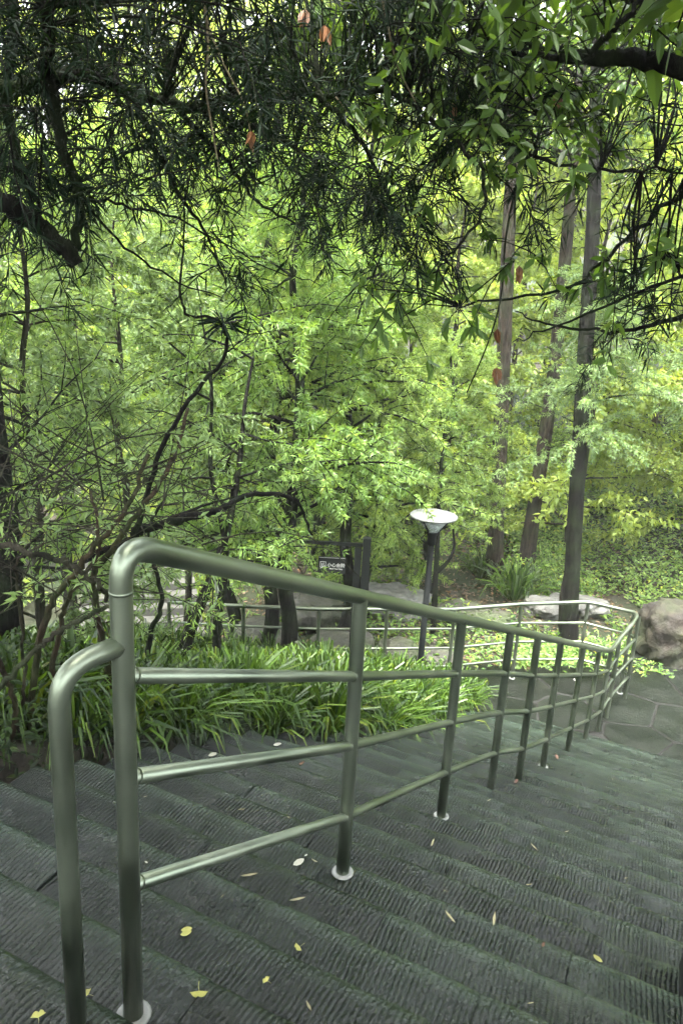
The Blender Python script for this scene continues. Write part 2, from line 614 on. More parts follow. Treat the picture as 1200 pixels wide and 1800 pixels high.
def slab_mesh(w, seed):
    r = random.Random(seed)
    d, h = TREAD + 0.05, RISE + 0.035
    # profile in (y, z): y = d is the nosing
    prof = [(0.0, -h), (0.0, -0.004), (d * 0.45, -0.005), (d - 0.06, 0.0), (d - 0.032, 0.0), (d - 0.016, -0.003), (d - 0.005, -0.009), (d, -0.022), (d - 0.004, -h)]
    n = max(4, int(w / 0.085))
    V, F = [], []
    m = len(prof)
    ph = r.uniform(0, 9)
    for i in range(n + 1):
        x = -w / 2 + w * i / n
        wear = 0.002 * math.sin(x * 5 + ph) + r.uniform(-0.0015, 0.0015)
        end = 0.003 if i in (0, n) else 0.0
        chip = r.uniform(0.005, 0.012) if r.random() < 0.05 else 0.0
        for j, (yy, zz) in enumerate(prof):
            f = 1.0 if j >= 4 else 0.0
            dz = r.uniform(-0.0018, 0.0018) - (end if 1 <= j <= 7 else 0)
            V.append((x, yy + (wear - chip) * f, zz + dz - (chip * 0.6 if j in (5, 6, 7) else 0)))
    for i in range(n):
        for j in range(m - 1):
            a = i * m + j
            F.append((a, a + m, a + m + 1, a + 1))
    nv = len(V)
    V += V[:m] + V[n * m:n * m + m]
    caps = [tuple(nv + q for q in range(m))[::-1], tuple(nv + m + q for q in range(m))]
    me = bpy.data.meshes.new('stone_slab')
    me.from_pydata(V, [], [list(f) for f in F] + [list(c) for c in caps])
    smooth(me)
    me.polygons[len(F)].use_smooth = False
    me.polygons[len(F) + 1].use_smooth = False
    me.update()
    bm = bmesh.new()
    bm.from_mesh(me)
    bmesh.ops.recalc_face_normals(bm, faces=bm.faces[:])
    bm.to_mesh(me)
    bm.free()
    return me


for k in range(-3, NSTEP):
    s1 = E0 + TREAD * k
    vL = float(bed_edge(s1 - 0.15)) + 0.03 + rs.uniform(-0.035, 0.03)
    vR = 1.75
    cuts = [vL]
    while cuts[-1] < vR - 0.75:
        cuts.append(cuts[-1] + rs.uniform(0.6, 1.35))
    if vR - cuts[-1] < 0.4:
        cuts[-1] = vR
    else:
        cuts.append(vR)
    for a, b in zip(cuts[:-1], cuts[1:]):
        w = b - a - 0.003
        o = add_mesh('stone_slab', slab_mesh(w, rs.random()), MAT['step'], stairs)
        dy = rs.uniform(-0.006, 0.006)
        o.location = ((a + b) / 2, s1 - (TREAD + 0.05) + dy, tread_z(k) + rs.uniform(-0.004, 0.003))
        o.rotation_euler = (rs.uniform(-0.006, 0.006), rs.uniform(-0.004, 0.004), rs.uniform(-0.004, 0.004))
# the upper landing where the photographer stands
bm = bmesh.new()
box_bm(bm, -1.3, 1.8, -4.5, E0 - TREAD * 4 - 0.003, tread_z(-3) - 0.2, tread_z(-4))
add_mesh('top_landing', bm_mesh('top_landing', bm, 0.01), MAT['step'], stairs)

# dark stone kerb block on the right edge of the steps
bm = bmesh.new()
box_bm(bm, 0, 0.28, -2.6, 0, -0.5, 0.14)
bmesh.ops.subdivide_edges(bm, edges=bm.edges[:], cuts=4, use_grid_fill=True)
for vtx in bm.verts:
    q = noise.noise_vector(vtx.co * 3.0) * 0.02
    vtx.co += q
kb = add_mesh('stair_kerb', bm_mesh('stair_kerb', bm, 0, True), MAT['kerb'])
kp = xy(1.35, 1.155)
kb.location = (kp[0], kp[1], 2.55)
kb.rotation_euler = (math.radians(-23.6), 0, -AZ)
tag(kb, 'dark stone kerb along the outer edge of the steps', 'kerb')

# ------------------------------------------------------------------ landing of crazy paving
land = []
base_poly = [xy(E0 + TREAD * (NSTEP - 1) - 0.02, -0.7), xy(E0 + TREAD * (NSTEP - 1) - 0.02, 3.6), (8.8, 8.6), (8.3, 11.2), (5.2, 10.9), (3.95, 8.95), (3.3, 8.95), (1.3, 8.62), (-1.4, 8.4), (-2.6, 8.5), (-2.6, 7.9), (1.7, 7.95)]
bm = bmesh.new()
top = [bm.verts.new((p[0], p[1], -0.018)) for p in base_poly]
bm.faces.new(top)
bmesh.ops.triangulate(bm, faces=bm.faces[:])
r_ = bmesh.ops.extrude_face_region(bm, geom=bm.faces[:])
for e in r_['geom']:
    if isinstance(e, bmesh.types.BMVert):
        e.co.z = -0.25
pave = add_mesh('landing_pavement', bm_mesh('landing_pavement', bm), MAT['mortar'])
tag(pave, 'wet crazy paving of grey flagstones at the foot of the stairs', kind='structure')


def clip(poly, n, d):
    out = []
    for i in range(len(poly)):
        a, b = poly[i], poly[(i + 1) % len(poly)]
        da, db = a @ n - d, b @ n - d
        if da <= 0:
            out.append(a)
        if (da < 0) != (db < 0) and abs(da - db) > 1e-9:
            out.append(a + (b - a) * (da / (da - db)))
    return out


def inside(p, poly):
    c = False
    for i in range(len(poly)):
        a, b = poly[i], poly[i - 1]
        if (a[1] > p[1]) != (b[1] > p[1]) and p[0] < (b[0] - a[0]) * (p[1] - a[1]) / (b[1] - a[1]) + a[0]:
            c = not c
    return c


rg = np.random.default_rng(3)
sites = []
for i, xx in enumerate(np.arange(-3.2, 9.6, 0.8)):
    for yy in np.arange(6.2, 12.0, 0.62):
        sites.append((xx + rg.uniform(-0.4, 0.4), yy + rg.uniform(-0.3, 0.3)))
sites = np.array(sites)
for p in sites:
    if not (inside(p, base_poly) or inside(p - np.array([0, 0.3]), base_poly)):
        continue
    poly = [p + np.array(q) for q in ((-1.2, -1.2), (1.2, -1.2), (1.2, 1.2), (-1.2, 1.2))]
    for q in sites:
        dq = q - p
        L = np.hypot(*dq)
        if 1e-6 < L < 2.2:
            n = dq / L
            poly = clip(poly, n, n @ (p + q) / 2 - 0.005)
    poly = clip(poly, -U2, -(U2 @ (O2 + U2 * (E0 + TREAD * (NSTEP - 1) + 0.012))))       # stop at the last riser
    if len(poly) < 3:
        continue
    poly = np.array(poly)
    c = poly.mean(0)
    # split long edges and roughen the outline
    out = []
    for i in range(len(poly)):
        a, b = poly[i], poly[(i + 1) % len(poly)]
        if np.hypot(*(b - a)) < 0.02:
            continue
        out += [a + (b - a) * 0.08, a + (b - a) * 0.5 + (c - a) * rg.uniform(0, 0.03), a + (b - a) * 0.92]
    if len(out) < 6:
        continue
    out = np.array(out) - c
    n = len(out)
    V = np.vstack([np.c_[out, np.full(n, -0.04)], np.c_[out, np.full(n, -0.014)], np.c_[out * 0.975, np.zeros(n)]])
    V[2 * n:, 2] += rg.uniform(-0.003, 0.003)
    me = bpy.data.meshes.new('flagstone')
    me.from_pydata(V.tolist(), [], [[i, (i + 1) % n, n + (i + 1) % n, n + i] for i in range(n)] + [[n + i, n + (i + 1) % n, 2 * n + (i + 1) % n, 2 * n + i] for i in range(n)] + [list(range(2 * n, 3 * n))])
    me.materials.append(MAT['flag'])
    me.materials.append(MAT['mortar'])
    for f_ in me.polygons:
        f_.material_index = 0 if len(f_.vertices) > 4 else 1
    fo = add_mesh('flagstone', me, None, pave, (c[0], c[1], 0.0))
    fo.rotation_euler = (rg.uniform(-0.006, 0.006), rg.uniform(-0.006, 0.006), 0)

# ------------------------------------------------------------------ stair railing
RP = 0.025
post_px = [(235, 1785), (604, 1530), (766, 1432), (853, 1390), (917, 1380), (960, 1350), (997, 1322), (1022, 1303), (1048, 1285), (1067, 1262), (1097, 1228)]


def stand(px, py):
    """foot of a post: the tread it stands on, the rail running 1.09 m above"""
    best = None
    for k in range(0, NSTEP):
        p = on_z(px, py, tread_z(k))
        s_ = float(sv(p[0], p[1])[0])
        c_ = min(max(s_, E0 + TREAD * (k - 1) + 0.09), E0 + TREAD * k - 0.06)
        e = abs(4.14 - 0.4384 * c_ - tread_z(k) - 1.09) + 2.5 * abs(c_ - s_)
        if best is None or e < best[0]:
            best = (e, p + np.array([*(U2 * (c_ - s_)), 0.0]))
    return best[1]


PB = [on_z(235, 1785, tread_z(0))] + [stand(*q) for q in post_px[1:8]] + [on_z(px, py, 0.0) for px, py in post_px[8:]]
HT = [1.10, 1.085, 1.085, 1.08, 1.08, 1.08, 1.085, 1.08, 1.06, 1.02, 1.12]
FB = [on_z(1088, 1218, 0), on_z(1012, 1195, 0), on_z(899, 1192, 0), np.array([1.45, 8.42, 0]), np.array([0.62, 8.3, 0]), np.array([-0.2, 8.2, 0]), np.array([-1.1, 8.16, 0]), np.array([-2.0, 8.2, -0.02])]
FH = [1.11, 1.1, 1.04, 1.04, 1.04, 1.04, 1.04, 1.04]
ROOT = PB[0]
rail = empty('stair_railing', ROOT)
tag(rail, 'stainless steel tube railing down the middle of the stairs and round the landing', 'railing')


def rmesh(name, pts, r, sides=14, caps=True, parent=rail):
    t = Tubes()
    t.add(np.asarray(pts) - (ROOT if parent is rail else 0), r, sides, caps)
    return add_mesh(name, t.mesh(name), MAT['steel'], parent)


def arc(a, c, b, n=7):
    """rounded corner from a towards corner c and on to b"""
    return [(1 - t) ** 2 * a + 2 * t * (1 - t) * c + t * t * b for t in np.linspace(0, 1, n)]


Zv = np.array([0, 0, 1.0])
_sv = np.array([[float(q) for q in sv(p[0], p[1])] for p in PB[:10]])
_fit = np.polyfit(_sv[:, 0], _sv[:, 1], 2)
for i in range(1, 10):
    _p = xy(_sv[i, 0], float(np.polyval(_fit, _sv[i, 0])) * 0.5 + _sv[i, 1] * 0.5)
    PB[i] = np.array([_p[0], _p[1], PB[i][2]])


def rail_top(i):
    if i == 10:
        return 1.11
    return max(4.14 - 0.4384 * float(sv(PB[i][0], PB[i][1])[0]), 1.03)


HT = [rail_top(i) - PB[i][2] for i in range(11)]
tops = [p + Zv * h for p, h in zip(PB, HT)]
# top rail: up the first post, over the bend, down along the stairs, round the landing
c0 = tops[0]
d01 = (tops[1] - tops[0]) / np.linalg.norm(tops[1] - tops[0])
R0 = 0.085
pth = [PB[0], PB[0] + Zv * 0.5, c0 - Zv * R0] + arc(c0 - Zv * R0, c0, c0 + d01 * R0, 9)[1:]
mid = spline(np.array([c0 + d01 * 0.12] + tops[1:10]), 5)
pth += list(mid[1:])
pth += list(arc(tops[9], tops[10], (tops[10] + FB[0] + Zv * FH[0]) / 2, 6))[1:]
ft = [p + Zv * h for p, h in zip(FB, FH)]
pth += [ft[0]]
pth += list(arc(ft[0] * 0.2 + ft[1] * 0.8, ft[1], ft[1] * 0.9 + ft[2] * 0.1, 5))
pth += ft[2:]
rad_ = np.full(len(pth), 0.0245)
rad_[:3] = 0.0215
rad_[3:11] = np.linspace(0.0215, 0.0245, 8)
rmesh('top_rail', pth, rad_, 16)
# weld collar by the first bend
for hh in (0.0,):
    rmesh('weld_ring', [c0 - Zv * (R0 + 0.012), c0 - Zv * (R0 + 0.006)], 0.0222, 16)
# return loop at the head of the railing
la = PB[0] + Zv * 0.90
lb_top = on_z(101, 1178, la[2] - 0.005)
lb = np.array([lb_top[0], lb_top[1], tread_z(0)])

dl = (lb_top - la) / np.linalg.norm(lb_top - la)
rmesh('end_loop', [la] + arc(lb_top - dl * 0.075, lb_top, lb_top - Zv * 0.075, 9) + [lb + Zv * 0.3, lb], 0.0198, 16)


def flange(p, parent):
    me = lathe('flange', [(0.02, 0.005), (0.03, 0.006), (0.037, 0.005), (0.039, 0.002), (0.039, 0.0)], 20)
    return add_mesh('flange', me, MAT['flange'], parent, p)


flange(PB[0] - ROOT + Zv * 0.001, rail)
flange(lb - ROOT + Zv * 0.001, rail)
for i, (p, t_) in enumerate(list(zip(PB, tops))[1:] + list(zip(FB, ft))):
    o = rmesh('post', [p, p * 0.66 + t_ * 0.34, p * 0.34 + t_ * 0.66, t_], RP * (0.96 if i < 9 else 0.92), 12, False)
    if i not in (2, 5, 6, 7, 8, 9):
        f = flange(p - ROOT + Zv * 0.001, o)
# three rails below the hand rail
for r3, fh in zip(((0.265, 0.28), (0.49, 0.54), (0.75, 0.82)), (0.78, 0.52, 0.27)):
    pts = []
    for i, p in enumerate(PB):
        z = rail_top(i) - (r3[0] if i == 0 else r3[1])
        if i >= 8:
            z = fh + (0.0 if i < 10 else 0.04)
        pts.append(np.array([p[0], p[1], max(z, fh)]))
    path = [pts[0]] + list(spline(np.array(pts[1:]), 4))
    path += [p + Zv * (fh + (0.03 if i < 2 else 0.0)) for i, p in enumerate(FB)]
    mr = rmesh('mid_rail', path, 0.0165, 10)
    for i in range(0, 5):
        for q in ((-1, 1) if i else (1,)):
            a_, b_ = pts[i], pts[i + q]
            d_ = (b_ - a_) / np.linalg.norm(b_ - a_)
            T = Tubes()
            T.add([a_ - ROOT + d_ * 0.0235, a_ - ROOT + d_ * 0.027, a_ - ROOT + d_ * 0.0305], [0.0195, 0.0192, 0.0168], 12)
            add_mesh('weld', T.mesh('weld'), MAT['steel'], mr)

# ------------------------------------------------------------------ leaves, plants
def unit(a):
    return a / (np.linalg.norm(a, axis=-1, keepdims=True) + 1e-9)


def leaf_arrays(rng, pos, d, L, W, kind='strap', droop=0.15, face_up=0.6):
    n = len(pos)
    d = unit(d)
    ref = np.tile([0, 0, 1.0], (n, 1)) * face_up + rng.normal(0, 1, (n, 3)) * (1 - face_up)
    w = unit(np.cross(d, ref))
    nn = np.cross(w, d)
    L = np.broadcast_to(L, (n,))[:, None]
    W = np.broadcast_to(W, (n,))[:, None]
    dz = np.zeros((n, 3))
    dz[:, 2] = -1
    if kind == 'strap':
        m = pos + d * L * 0.42 + nn * L * 0.05
        V = np.stack([pos, m + w * W / 2, pos + d * L + dz * L * droop, m - w * W / 2], 1)
        F = np.arange(n)[:, None] * 4 + np.arange(4)[None]
        return V.reshape(-1, 3), F, 1
    if kind == 'blade':       # long arching grass blade, three quads tapering to a tip
        a = [0.0, 0.4, 0.75, 1.0]
        wid = [0.7, 1.0, 0.75, 0.12]
        V = []
        for t, q in zip(a, wid):
            c = pos + d * L * t * (1 - 0.18 * t * t) + dz * L * droop * t ** 2.4
            V += [c + w * W * q / 2, c - w * W * q / 2]
        V = np.stack(V, 1)
        f = np.array([[0, 1, 3, 2], [2, 3, 5, 4], [4, 5, 7, 6]])
        F = (np.arange(n)[:, None, None] * 8 + f[None]).reshape(-1, 4)
        return V.reshape(-1, 3), F, 3
    # broad: six-sided leaf folded along the midrib
    f = 0.13
    l1 = pos + d * L * 0.3 + nn * W * f
    l2 = pos + d * L * 0.68 + nn * W * f + dz * L * droop * 0.4
    V = np.stack([pos, l1 + w * W * 0.47, l2 + w * W * 0.4, pos + d * L + dz * L * droop, l2 - w * W * 0.4, l1 - w * W * 0.47], 1)
    fa = np.array([[0, 1, 2, 3], [0, 3, 4, 5]])
    F = (np.arange(n)[:, None, None] * 6 + fa[None]).reshape(-1, 4)
    return V.reshape(-1, 3), F, 2


def leaf_mesh(name, rng, pos, d, L, W, kind='strap', droop=0.15, face_up=0.6, clump=None):
    V, F, k = leaf_arrays(rng, pos, d, L, W, kind, droop, face_up)
    r = rng.uniform(0, 1, len(pos))
    if clump is not None:
        r = np.clip(0.55 * r + 0.45 * clump, 0, 1)
    return mesh_np(name, V, F, np.repeat(r, k))


def whorl(rng, apos, adir, n, spread=(40, 80), back=0.06):
    """n leaves round each anchor direction"""
    N = len(apos)
    P = np.repeat(apos, n, 0)
    A = unit(np.repeat(adir, n, 0))
    rv = rng.normal(0, 1, P.shape)
    side = unit(rv - A * np.sum(rv * A, 1, keepdims=True))
    th = np.radians(rng.uniform(spread[0], spread[1], len(P)))[:, None]
    D = A * np.cos(th) + side * np.sin(th)
    P = P - A * rng.uniform(0, back, (len(P), 1))
    return P, D, np.repeat(rng.uniform(0, 1, N), n)


def rot_dir(rng, d, deg):
    """a direction at an angle from d"""
    rv = rng.normal(0, 1, 3)
    side = rv - d * (rv @ d)
    side /= np.linalg.norm(side) + 1e-9
    a = math.radians(deg)
    return d * math.cos(a) + side * math.sin(a)


def bough(rng, tubes, anchors, p, d, L, r, droop, lvl, nsub, sub_len, gap=0.12, sides=4, first=0.15):
    """a curved bough with twigs; anchors get leaf positions and directions"""
    n = 5
    pts = [np.array(p, float)]
    d = np.array(d, float)
    for i in range(n):
        d = d + np.array([0, 0, -droop]) / n + rng.normal(0, 0.09, 3)
        d /= np.linalg.norm(d)
        pts.append(pts[-1] + d * L / n)
    pts = np.array(pts)
    tubes.add(pts, np.linspace(r, max(r * 0.3, 0.0015), n + 1), sides)
    if lvl <= 0:
        m = max(2, int(L / gap))
        for t in np.linspace(first, 1.0, m):
            f = t * n
            i = min(int(f), n - 1)
            q = pts[i] + (pts[i + 1] - pts[i]) * (f - i)
            anchors.append((q, pts[i + 1] - pts[i]))
        return
    for t in np.linspace(0.22, 1.0, nsub):
        f = t * n
        i = min(int(f), n - 1)
        q = pts[i] + (pts[i + 1] - pts[i]) * (f - i)
        dd = pts[i + 1] - pts[i]
        dd /= np.linalg.norm(dd)
        nd = rot_dir(rng, dd, rng.uniform(28, 75) if t < 0.98 else 8)
        nd[2] = nd[2] * 0.7 + 0.06
        nd /= np.linalg.norm(nd)
        bough(rng, tubes, anchors, q, nd, sub_len * rng.uniform(0.6, 1.25) * (1.1 - 0.4 * t), r * 0.45, droop, lvl - 1, max(3, nsub // 2), sub_len * 0.55, gap, 3, first)


def tree_variant(seed, height, r0, z0, nprim, plen, elev=(10, 45), droop=0.35, lvl=1, nsub=7, slen=0.6, gap=0.12, lean=(0, 0), taper_top=0.35, wob=0.06):
    """trunk + boughs -> (wood mesh, anchors). z0 = where the crown starts (fraction)"""
    rng = np.random.default_rng(seed)
    T = Tubes()
    n = 9
    tp = []
    for i in range(n + 1):
        t = i / n
        tp.append([lean[0] * t + rng.normal(0, wob) * (t > 0), lean[1] * t + rng.normal(0, wob) * (t > 0), height * t])
    tp = spline(np.array(tp), 3)
    m = len(tp)
    rad = r0 * (1 - np.linspace(0, 1, m) * 0.85)
    rad[0] *= 1.35
    T.add(tp, rad, 9, False, 0.06, rng)
    anchors = []
    for i in range(nprim):
        t = z0 + (1 - z0) * (i + rng.uniform(0, 1)) / nprim
        q = tp[min(int(t * (m - 1)), m - 1)]
        a = rng.uniform(0, 2 * math.pi) + i * 2.4
        e = math.radians(rng.uniform(*elev))
        d = np.array([math.cos(a) * math.cos(e), math.sin(a) * math.cos(e), math.sin(e)])
        L = plen * rng.uniform(0.7, 1.2) * (1 - (t - z0) / (1 - z0 + 1e-6) * (1 - taper_top))
        bough(rng, T, anchors, q, d, L, r0 * 0.3 * (1.1 - 0.7 * t), droop, lvl, nsub, slen, gap)
    return T.mesh('trunk'), np.array([a[0] for a in anchors]), np.array([a[1] for a in anchors]), rng


def plant_tree(name, label, cat, loc, rz, wood, crown, mats, scale=1.0, group=None, sz=None):
    r = empty(name, loc, rz)
    r.scale = (scale, scale, sz or scale)
    tag(r, label, cat, group)
    for nm, me, m in (('trunk', wood, mats[0]), ('crown', crown, mats[1])):
        add_mesh(nm, me, m, r)
    return r


def gz(x, y):
    return float(ground_z(x, y))


# --- crown variants
def needle_variant(seed, **kw):
    w, P, D, rng = tree_variant(seed, **kw)
    lp, ld, cl = whorl(rng, P, D, 22, (35, 85), 0.075)
    n = len(lp)
    me = leaf_mesh('crown', rng, lp, ld, rng.uniform(0.055, 0.105, n), rng.uniform(0.009, 0.015, n), 'strap', 0.12, 0.5, cl)
    return w, me


def broad_variant(seed, size, per=7, **kw):
    w, P, D, rng = tree_variant(seed, **kw)
    lp, ld, cl = whorl(rng, P, D, per, (25, 95), 0.16)
    n = len(lp)
    lp = lp + rng.normal(0, 0.04, lp.shape)
    Ls = rng.uniform(0.65, 1.25, n) * size
    me = leaf_mesh('crown', rng, lp, ld, Ls, Ls * rng.uniform(0.4, 0.55, n), 'broad', 0.2, 0.55, cl)
    return w, me


def soft_variant(seed, **kw):
    w, P, D, rng = tree_variant(seed, **kw)
    lp, ld, cl = whorl(rng, P, D, 16, (30, 80), 0.11)
    n = len(lp)
    me = leaf_mesh('crown', rng, lp, ld, rng.uniform(0.045, 0.085, n), rng.uniform(0.013, 0.022, n), 'strap', 0.1, 0.6, cl)
    return w, me


# podocarp trees with bright whorled needles
NV = [needle_variant(11 + i, height=h, r0=r, z0=z, nprim=np_, plen=pl, nsub=8, slen=0.62, gap=0.085, droop=0.5)
      for i, (h, r, z, np_, pl) in enumerate(((5.6, 0.10, 0.22, 46, 1.5), (5.0, 0.08, 0.16, 44, 1.45), (6.2, 0.11, 0.25, 48, 1.6), (7.8, 0.11, 0.46, 48, 1.6)))]
SV = [soft_variant(31 + i, height=h, r0=r, z0=z, nprim=np_, plen=pl, nsub=8, slen=0.55, gap=0.085, droop=0.45, wob=0.025)
      for i, (h, r, z, np_, pl) in enumerate(((4.2, 0.05, 0.1, 40, 1.3), (3.4, 0.045, 0.08, 36, 1.2), (4.5, 0.05, 0.46, 36, 1.35), (5.3, 0.055, 0.56, 36, 1.45)))]
BV = [broad_variant(51 + i, 0.15, 8, height=h, r0=r, z0=z, nprim=np_, plen=pl, nsub=8, slen=0.9, gap=0.15, droop=0.25, elev=(5, 55), taper_top=0.55)
      for i, (h, r, z, np_, pl) in enumerate(((11.0, 0.16, 0.25, 40, 2.6), (12.5, 0.17, 0.3, 42, 2.7), (9.5, 0.13, 0.2, 38, 2.4)))]

pods = [  # px, distance, ground px not needed, variant, scale, rz, label
    (505, 7.6, 0, 1.0, 0.3, 'dark trunked podocarp tree rising from the lilyturf bed left of the hanging sign', 'bark_dark', 'needle2'),
    (655, 10.4, 1, 1.05, 1.9, 'bright podocarp tree behind the sign post and left of the lamp', 'bark_dark', 'needle'),
    (765, 11.6, 1, 0.9, 4.0, 'bushy bright podocarp directly behind the lamp', 'bark', 'needle'),
    (395, 10.4, 3, 1.0, 2.2, 'tall yellow-green podocarp above the first railing bend', 'bark_dark', 'needle'),
    (560, 12.8, 2, 1.1, 5.0, 'tall podocarp far behind the sign, its crown reaching the overhanging boughs', 'bark_dark', 'needle'),
    (285, 15.5, 3, 1.15, 3.3, 'yellow-green podocarp rising over the pale far steps', 'bark_dark', 'needle'),
    (120, 11.0, 3, 1.0, 0.9, 'podocarp behind the tangled stems near the edge of the wood', 'bark_dark', 'needle'),
    (470, 9.2, 3, 0.95, 1.2, 'full crowned podocarp between the leaning dark stems and the sign', 'bark_dark', 'needle'),
    (610, 9.4, 3, 0.9, 2.9, 'full crowned podocarp right above the hanging sign', 'bark_dark', 'needle'),
]
for px, dist, v, s_, rz, lab, wm, lm in pods:
    p = at(px, 900, dist)
    plant_tree('podocarp_tree', lab, 'tree', (p[0], p[1], gz(p[0], p[1]) - 0.05), rz, NV[v][0], NV[v][1], (MAT[wm], MAT[lm]), s_, 'podocarp trees below the stairs')

softs = [
    (215, 6.9, 2, 1.0, 0.4, 'feathery blue-green shrub tree behind the bent top of the railing'),
    (60, 5.6, 0, 1.0, 1.4, 'feathery blue-green shrub tree at the frame edge beside the stairs'),
    (330, 8.8, 2, 1.05, 2.6, 'feathery shrub tree between the two leaning dark stems'),
    (1017, 11.15, 3, 1.0, 3.0, 'feathery grey-green shrub tree in front of the three tall trunks'),
    (1262, 11.6, 3, 1.0, 0.2, 'feathery grey-green shrub tree at the frame edge above the brown boulder'),
]
for px, dist, v, s_, rz, lab in softs:
    p = at(px, 900, dist)
    plant_tree('feathery_shrub_tree', lab, 'shrub', (p[0], p[1], gz(p[0], p[1]) - 0.05), rz, SV[v][0], SV[v][1], (MAT['twig'], MAT['soft']), s_, 'feathery shrub trees')

# background broadleaf trees
rb = random.Random(8)
ORD = ['first', 'second', 'third', 'fourth', 'fifth', 'sixth', 'seventh', 'eighth', 'ninth', 'tenth']
far = []
for row, (dist, n, a0, a1) in enumerate(((20, 8, -36, 38), (27, 10, -34, 36))):
    for i in range(n):
        far.append((dist + rb.uniform(-1.2, 1.2), a0 + (a1 - a0) * (i + rb.uniform(0.2, 0.8)) / n, row, i))
for j, (dist, az, row, i_) in enumerate(far):
    a = math.radians(az)
    x, y = dist * math.sin(a), dist * math.cos(a)
    v = rb.randrange(3)
    plant_tree('broadleaf_tree', 'tall yellow-green broadleaf tree, ' + ORD[i_] + ' from the left in the ' + ('nearer', 'farthest')[row] + ' tall row', 'tree', (x, y, gz(x, y) - 0.1), rb.uniform(0, 6.28), BV[v][0], BV[v][1],
               (MAT['bark'], MAT['broad_far'] if rb.random() < 0.7 else MAT['broad']), rb.uniform(0.95, 1.2) * (1 + 0.15 * row), 'broadleaf trees of the wood behind')

# leafy young broadleaf trees clothed to the ground, in front of the taller wood
BB = [broad_variant(81 + i, 0.105, 13, height=h, r0=0.07, z0=0.06, nprim=44, plen=1.9, nsub=8, slen=0.75, gap=0.12, droop=0.35, elev=(0, 50), taper_top=0.45)
      for i, h in enumerate((6.0, 7.2))]
for row, (dist, n, a0, a1) in enumerate(((15.0, 7, -30, 31), (18.5, 8, -33, 34))):
    for i in range(n):
        a = math.radians(a0 + (a1 - a0) * (i + rb.uniform(0.3, 0.7)) / n)
        dd = dist + rb.uniform(-0.8, 0.8)
        x, y = dd * math.sin(a), dd * math.cos(a)
        v = rb.randrange(2)
        plant_tree('young_broadleaf_tree', 'low leafy broadleaf tree, ' + ORD[i] + ' from the left in the ' + ('front', 'back')[row] + ' low row', 'tree', (x, y, gz(x, y) - 0.1), rb.uniform(0, 6.28), BB[v][0], BB[v][1],
                   (MAT['bark'], MAT['broad_far']), rb.uniform(0.85, 1.15) * (1 + 0.15 * row), 'young broadleaf trees at the back of the hollow')

# three tall trunks on the right, crowns high up
tall = [
    ((1010, 1052), (1024, 680), (1040, 420), (1046, 250), 10.6, 0.115, 'nearest tall dark trunk, standing above the corner of the landing railing', 'bark_dark', 0),
    ((872, 985), (884, 640), (893, 420), (898, 300), 12.9, 0.135, 'tall straight brown trunk behind the lamp with big lilyturf at its foot', 'bark', 1),
    ((925, 975), (968, 690), (990, 480), (1003, 330), 13.4, 0.13, 'tall slender trunk leaning between the two straighter trunks', 'bark', 2),
]
for a, b, c, d, dist, r, lab, wm, v in tall:
    base = at(*a, dist)
    base[2] = gz(base[0], base[1]) - 0.05
    pts = [base, at(*b, dist), at(*c, dist), at(*d, dist)]
    last = pts[-1] + (pts[-1] - pts[-2]) * 1.2
    up_ = last + np.array([0.1, 0.1, 2.6])
    P = spline(np.array(pts + [last, up_]), 6) - base
    rt_ = empty('tall_tree', base)
    tag(rt_, lab, 'tree', 'tall trunks beyond the landing')
    rr = np.linspace(r, r * 0.5, len(P))
    rr[0] *= 1.35
    rr[1] *= 1.12
    T = Tubes()
    rngt = np.random.default_rng(70 + v)
    T.add(P, rr, 12, False, 0.05, rngt)
    an = []
    for i in range(15):
        t = rngt.uniform(0.66, 1.0)
        q = P[int(t * (len(P) - 1))]
        aa = rngt.uniform(0, 6.28)
        e = math.radians(rngt.uniform(0, 50))
        bough(rngt, T, an, q, (math.cos(aa) * math.cos(e), math.sin(aa) * math.cos(e), math.sin(e)), rngt.uniform(1.3, 2.4), 0.035, 0.35, 1, 7, 0.8, 0.14)
    add_mesh('trunk', T.mesh('trunk'), MAT[wm], rt_)
    lp, ld, cl = whorl(rngt, np.array([q[0] for q in an]), np.array([q[1] for q in an]), 7, (25, 95), 0.15)
    Ls = rngt.uniform(0.08, 0.14, len(lp))
    add_mesh('crown', leaf_mesh('crown', rngt, lp, ld, Ls, Ls * 0.48, 'broad', 0.2, 0.55, cl), MAT['broad'], rt_)

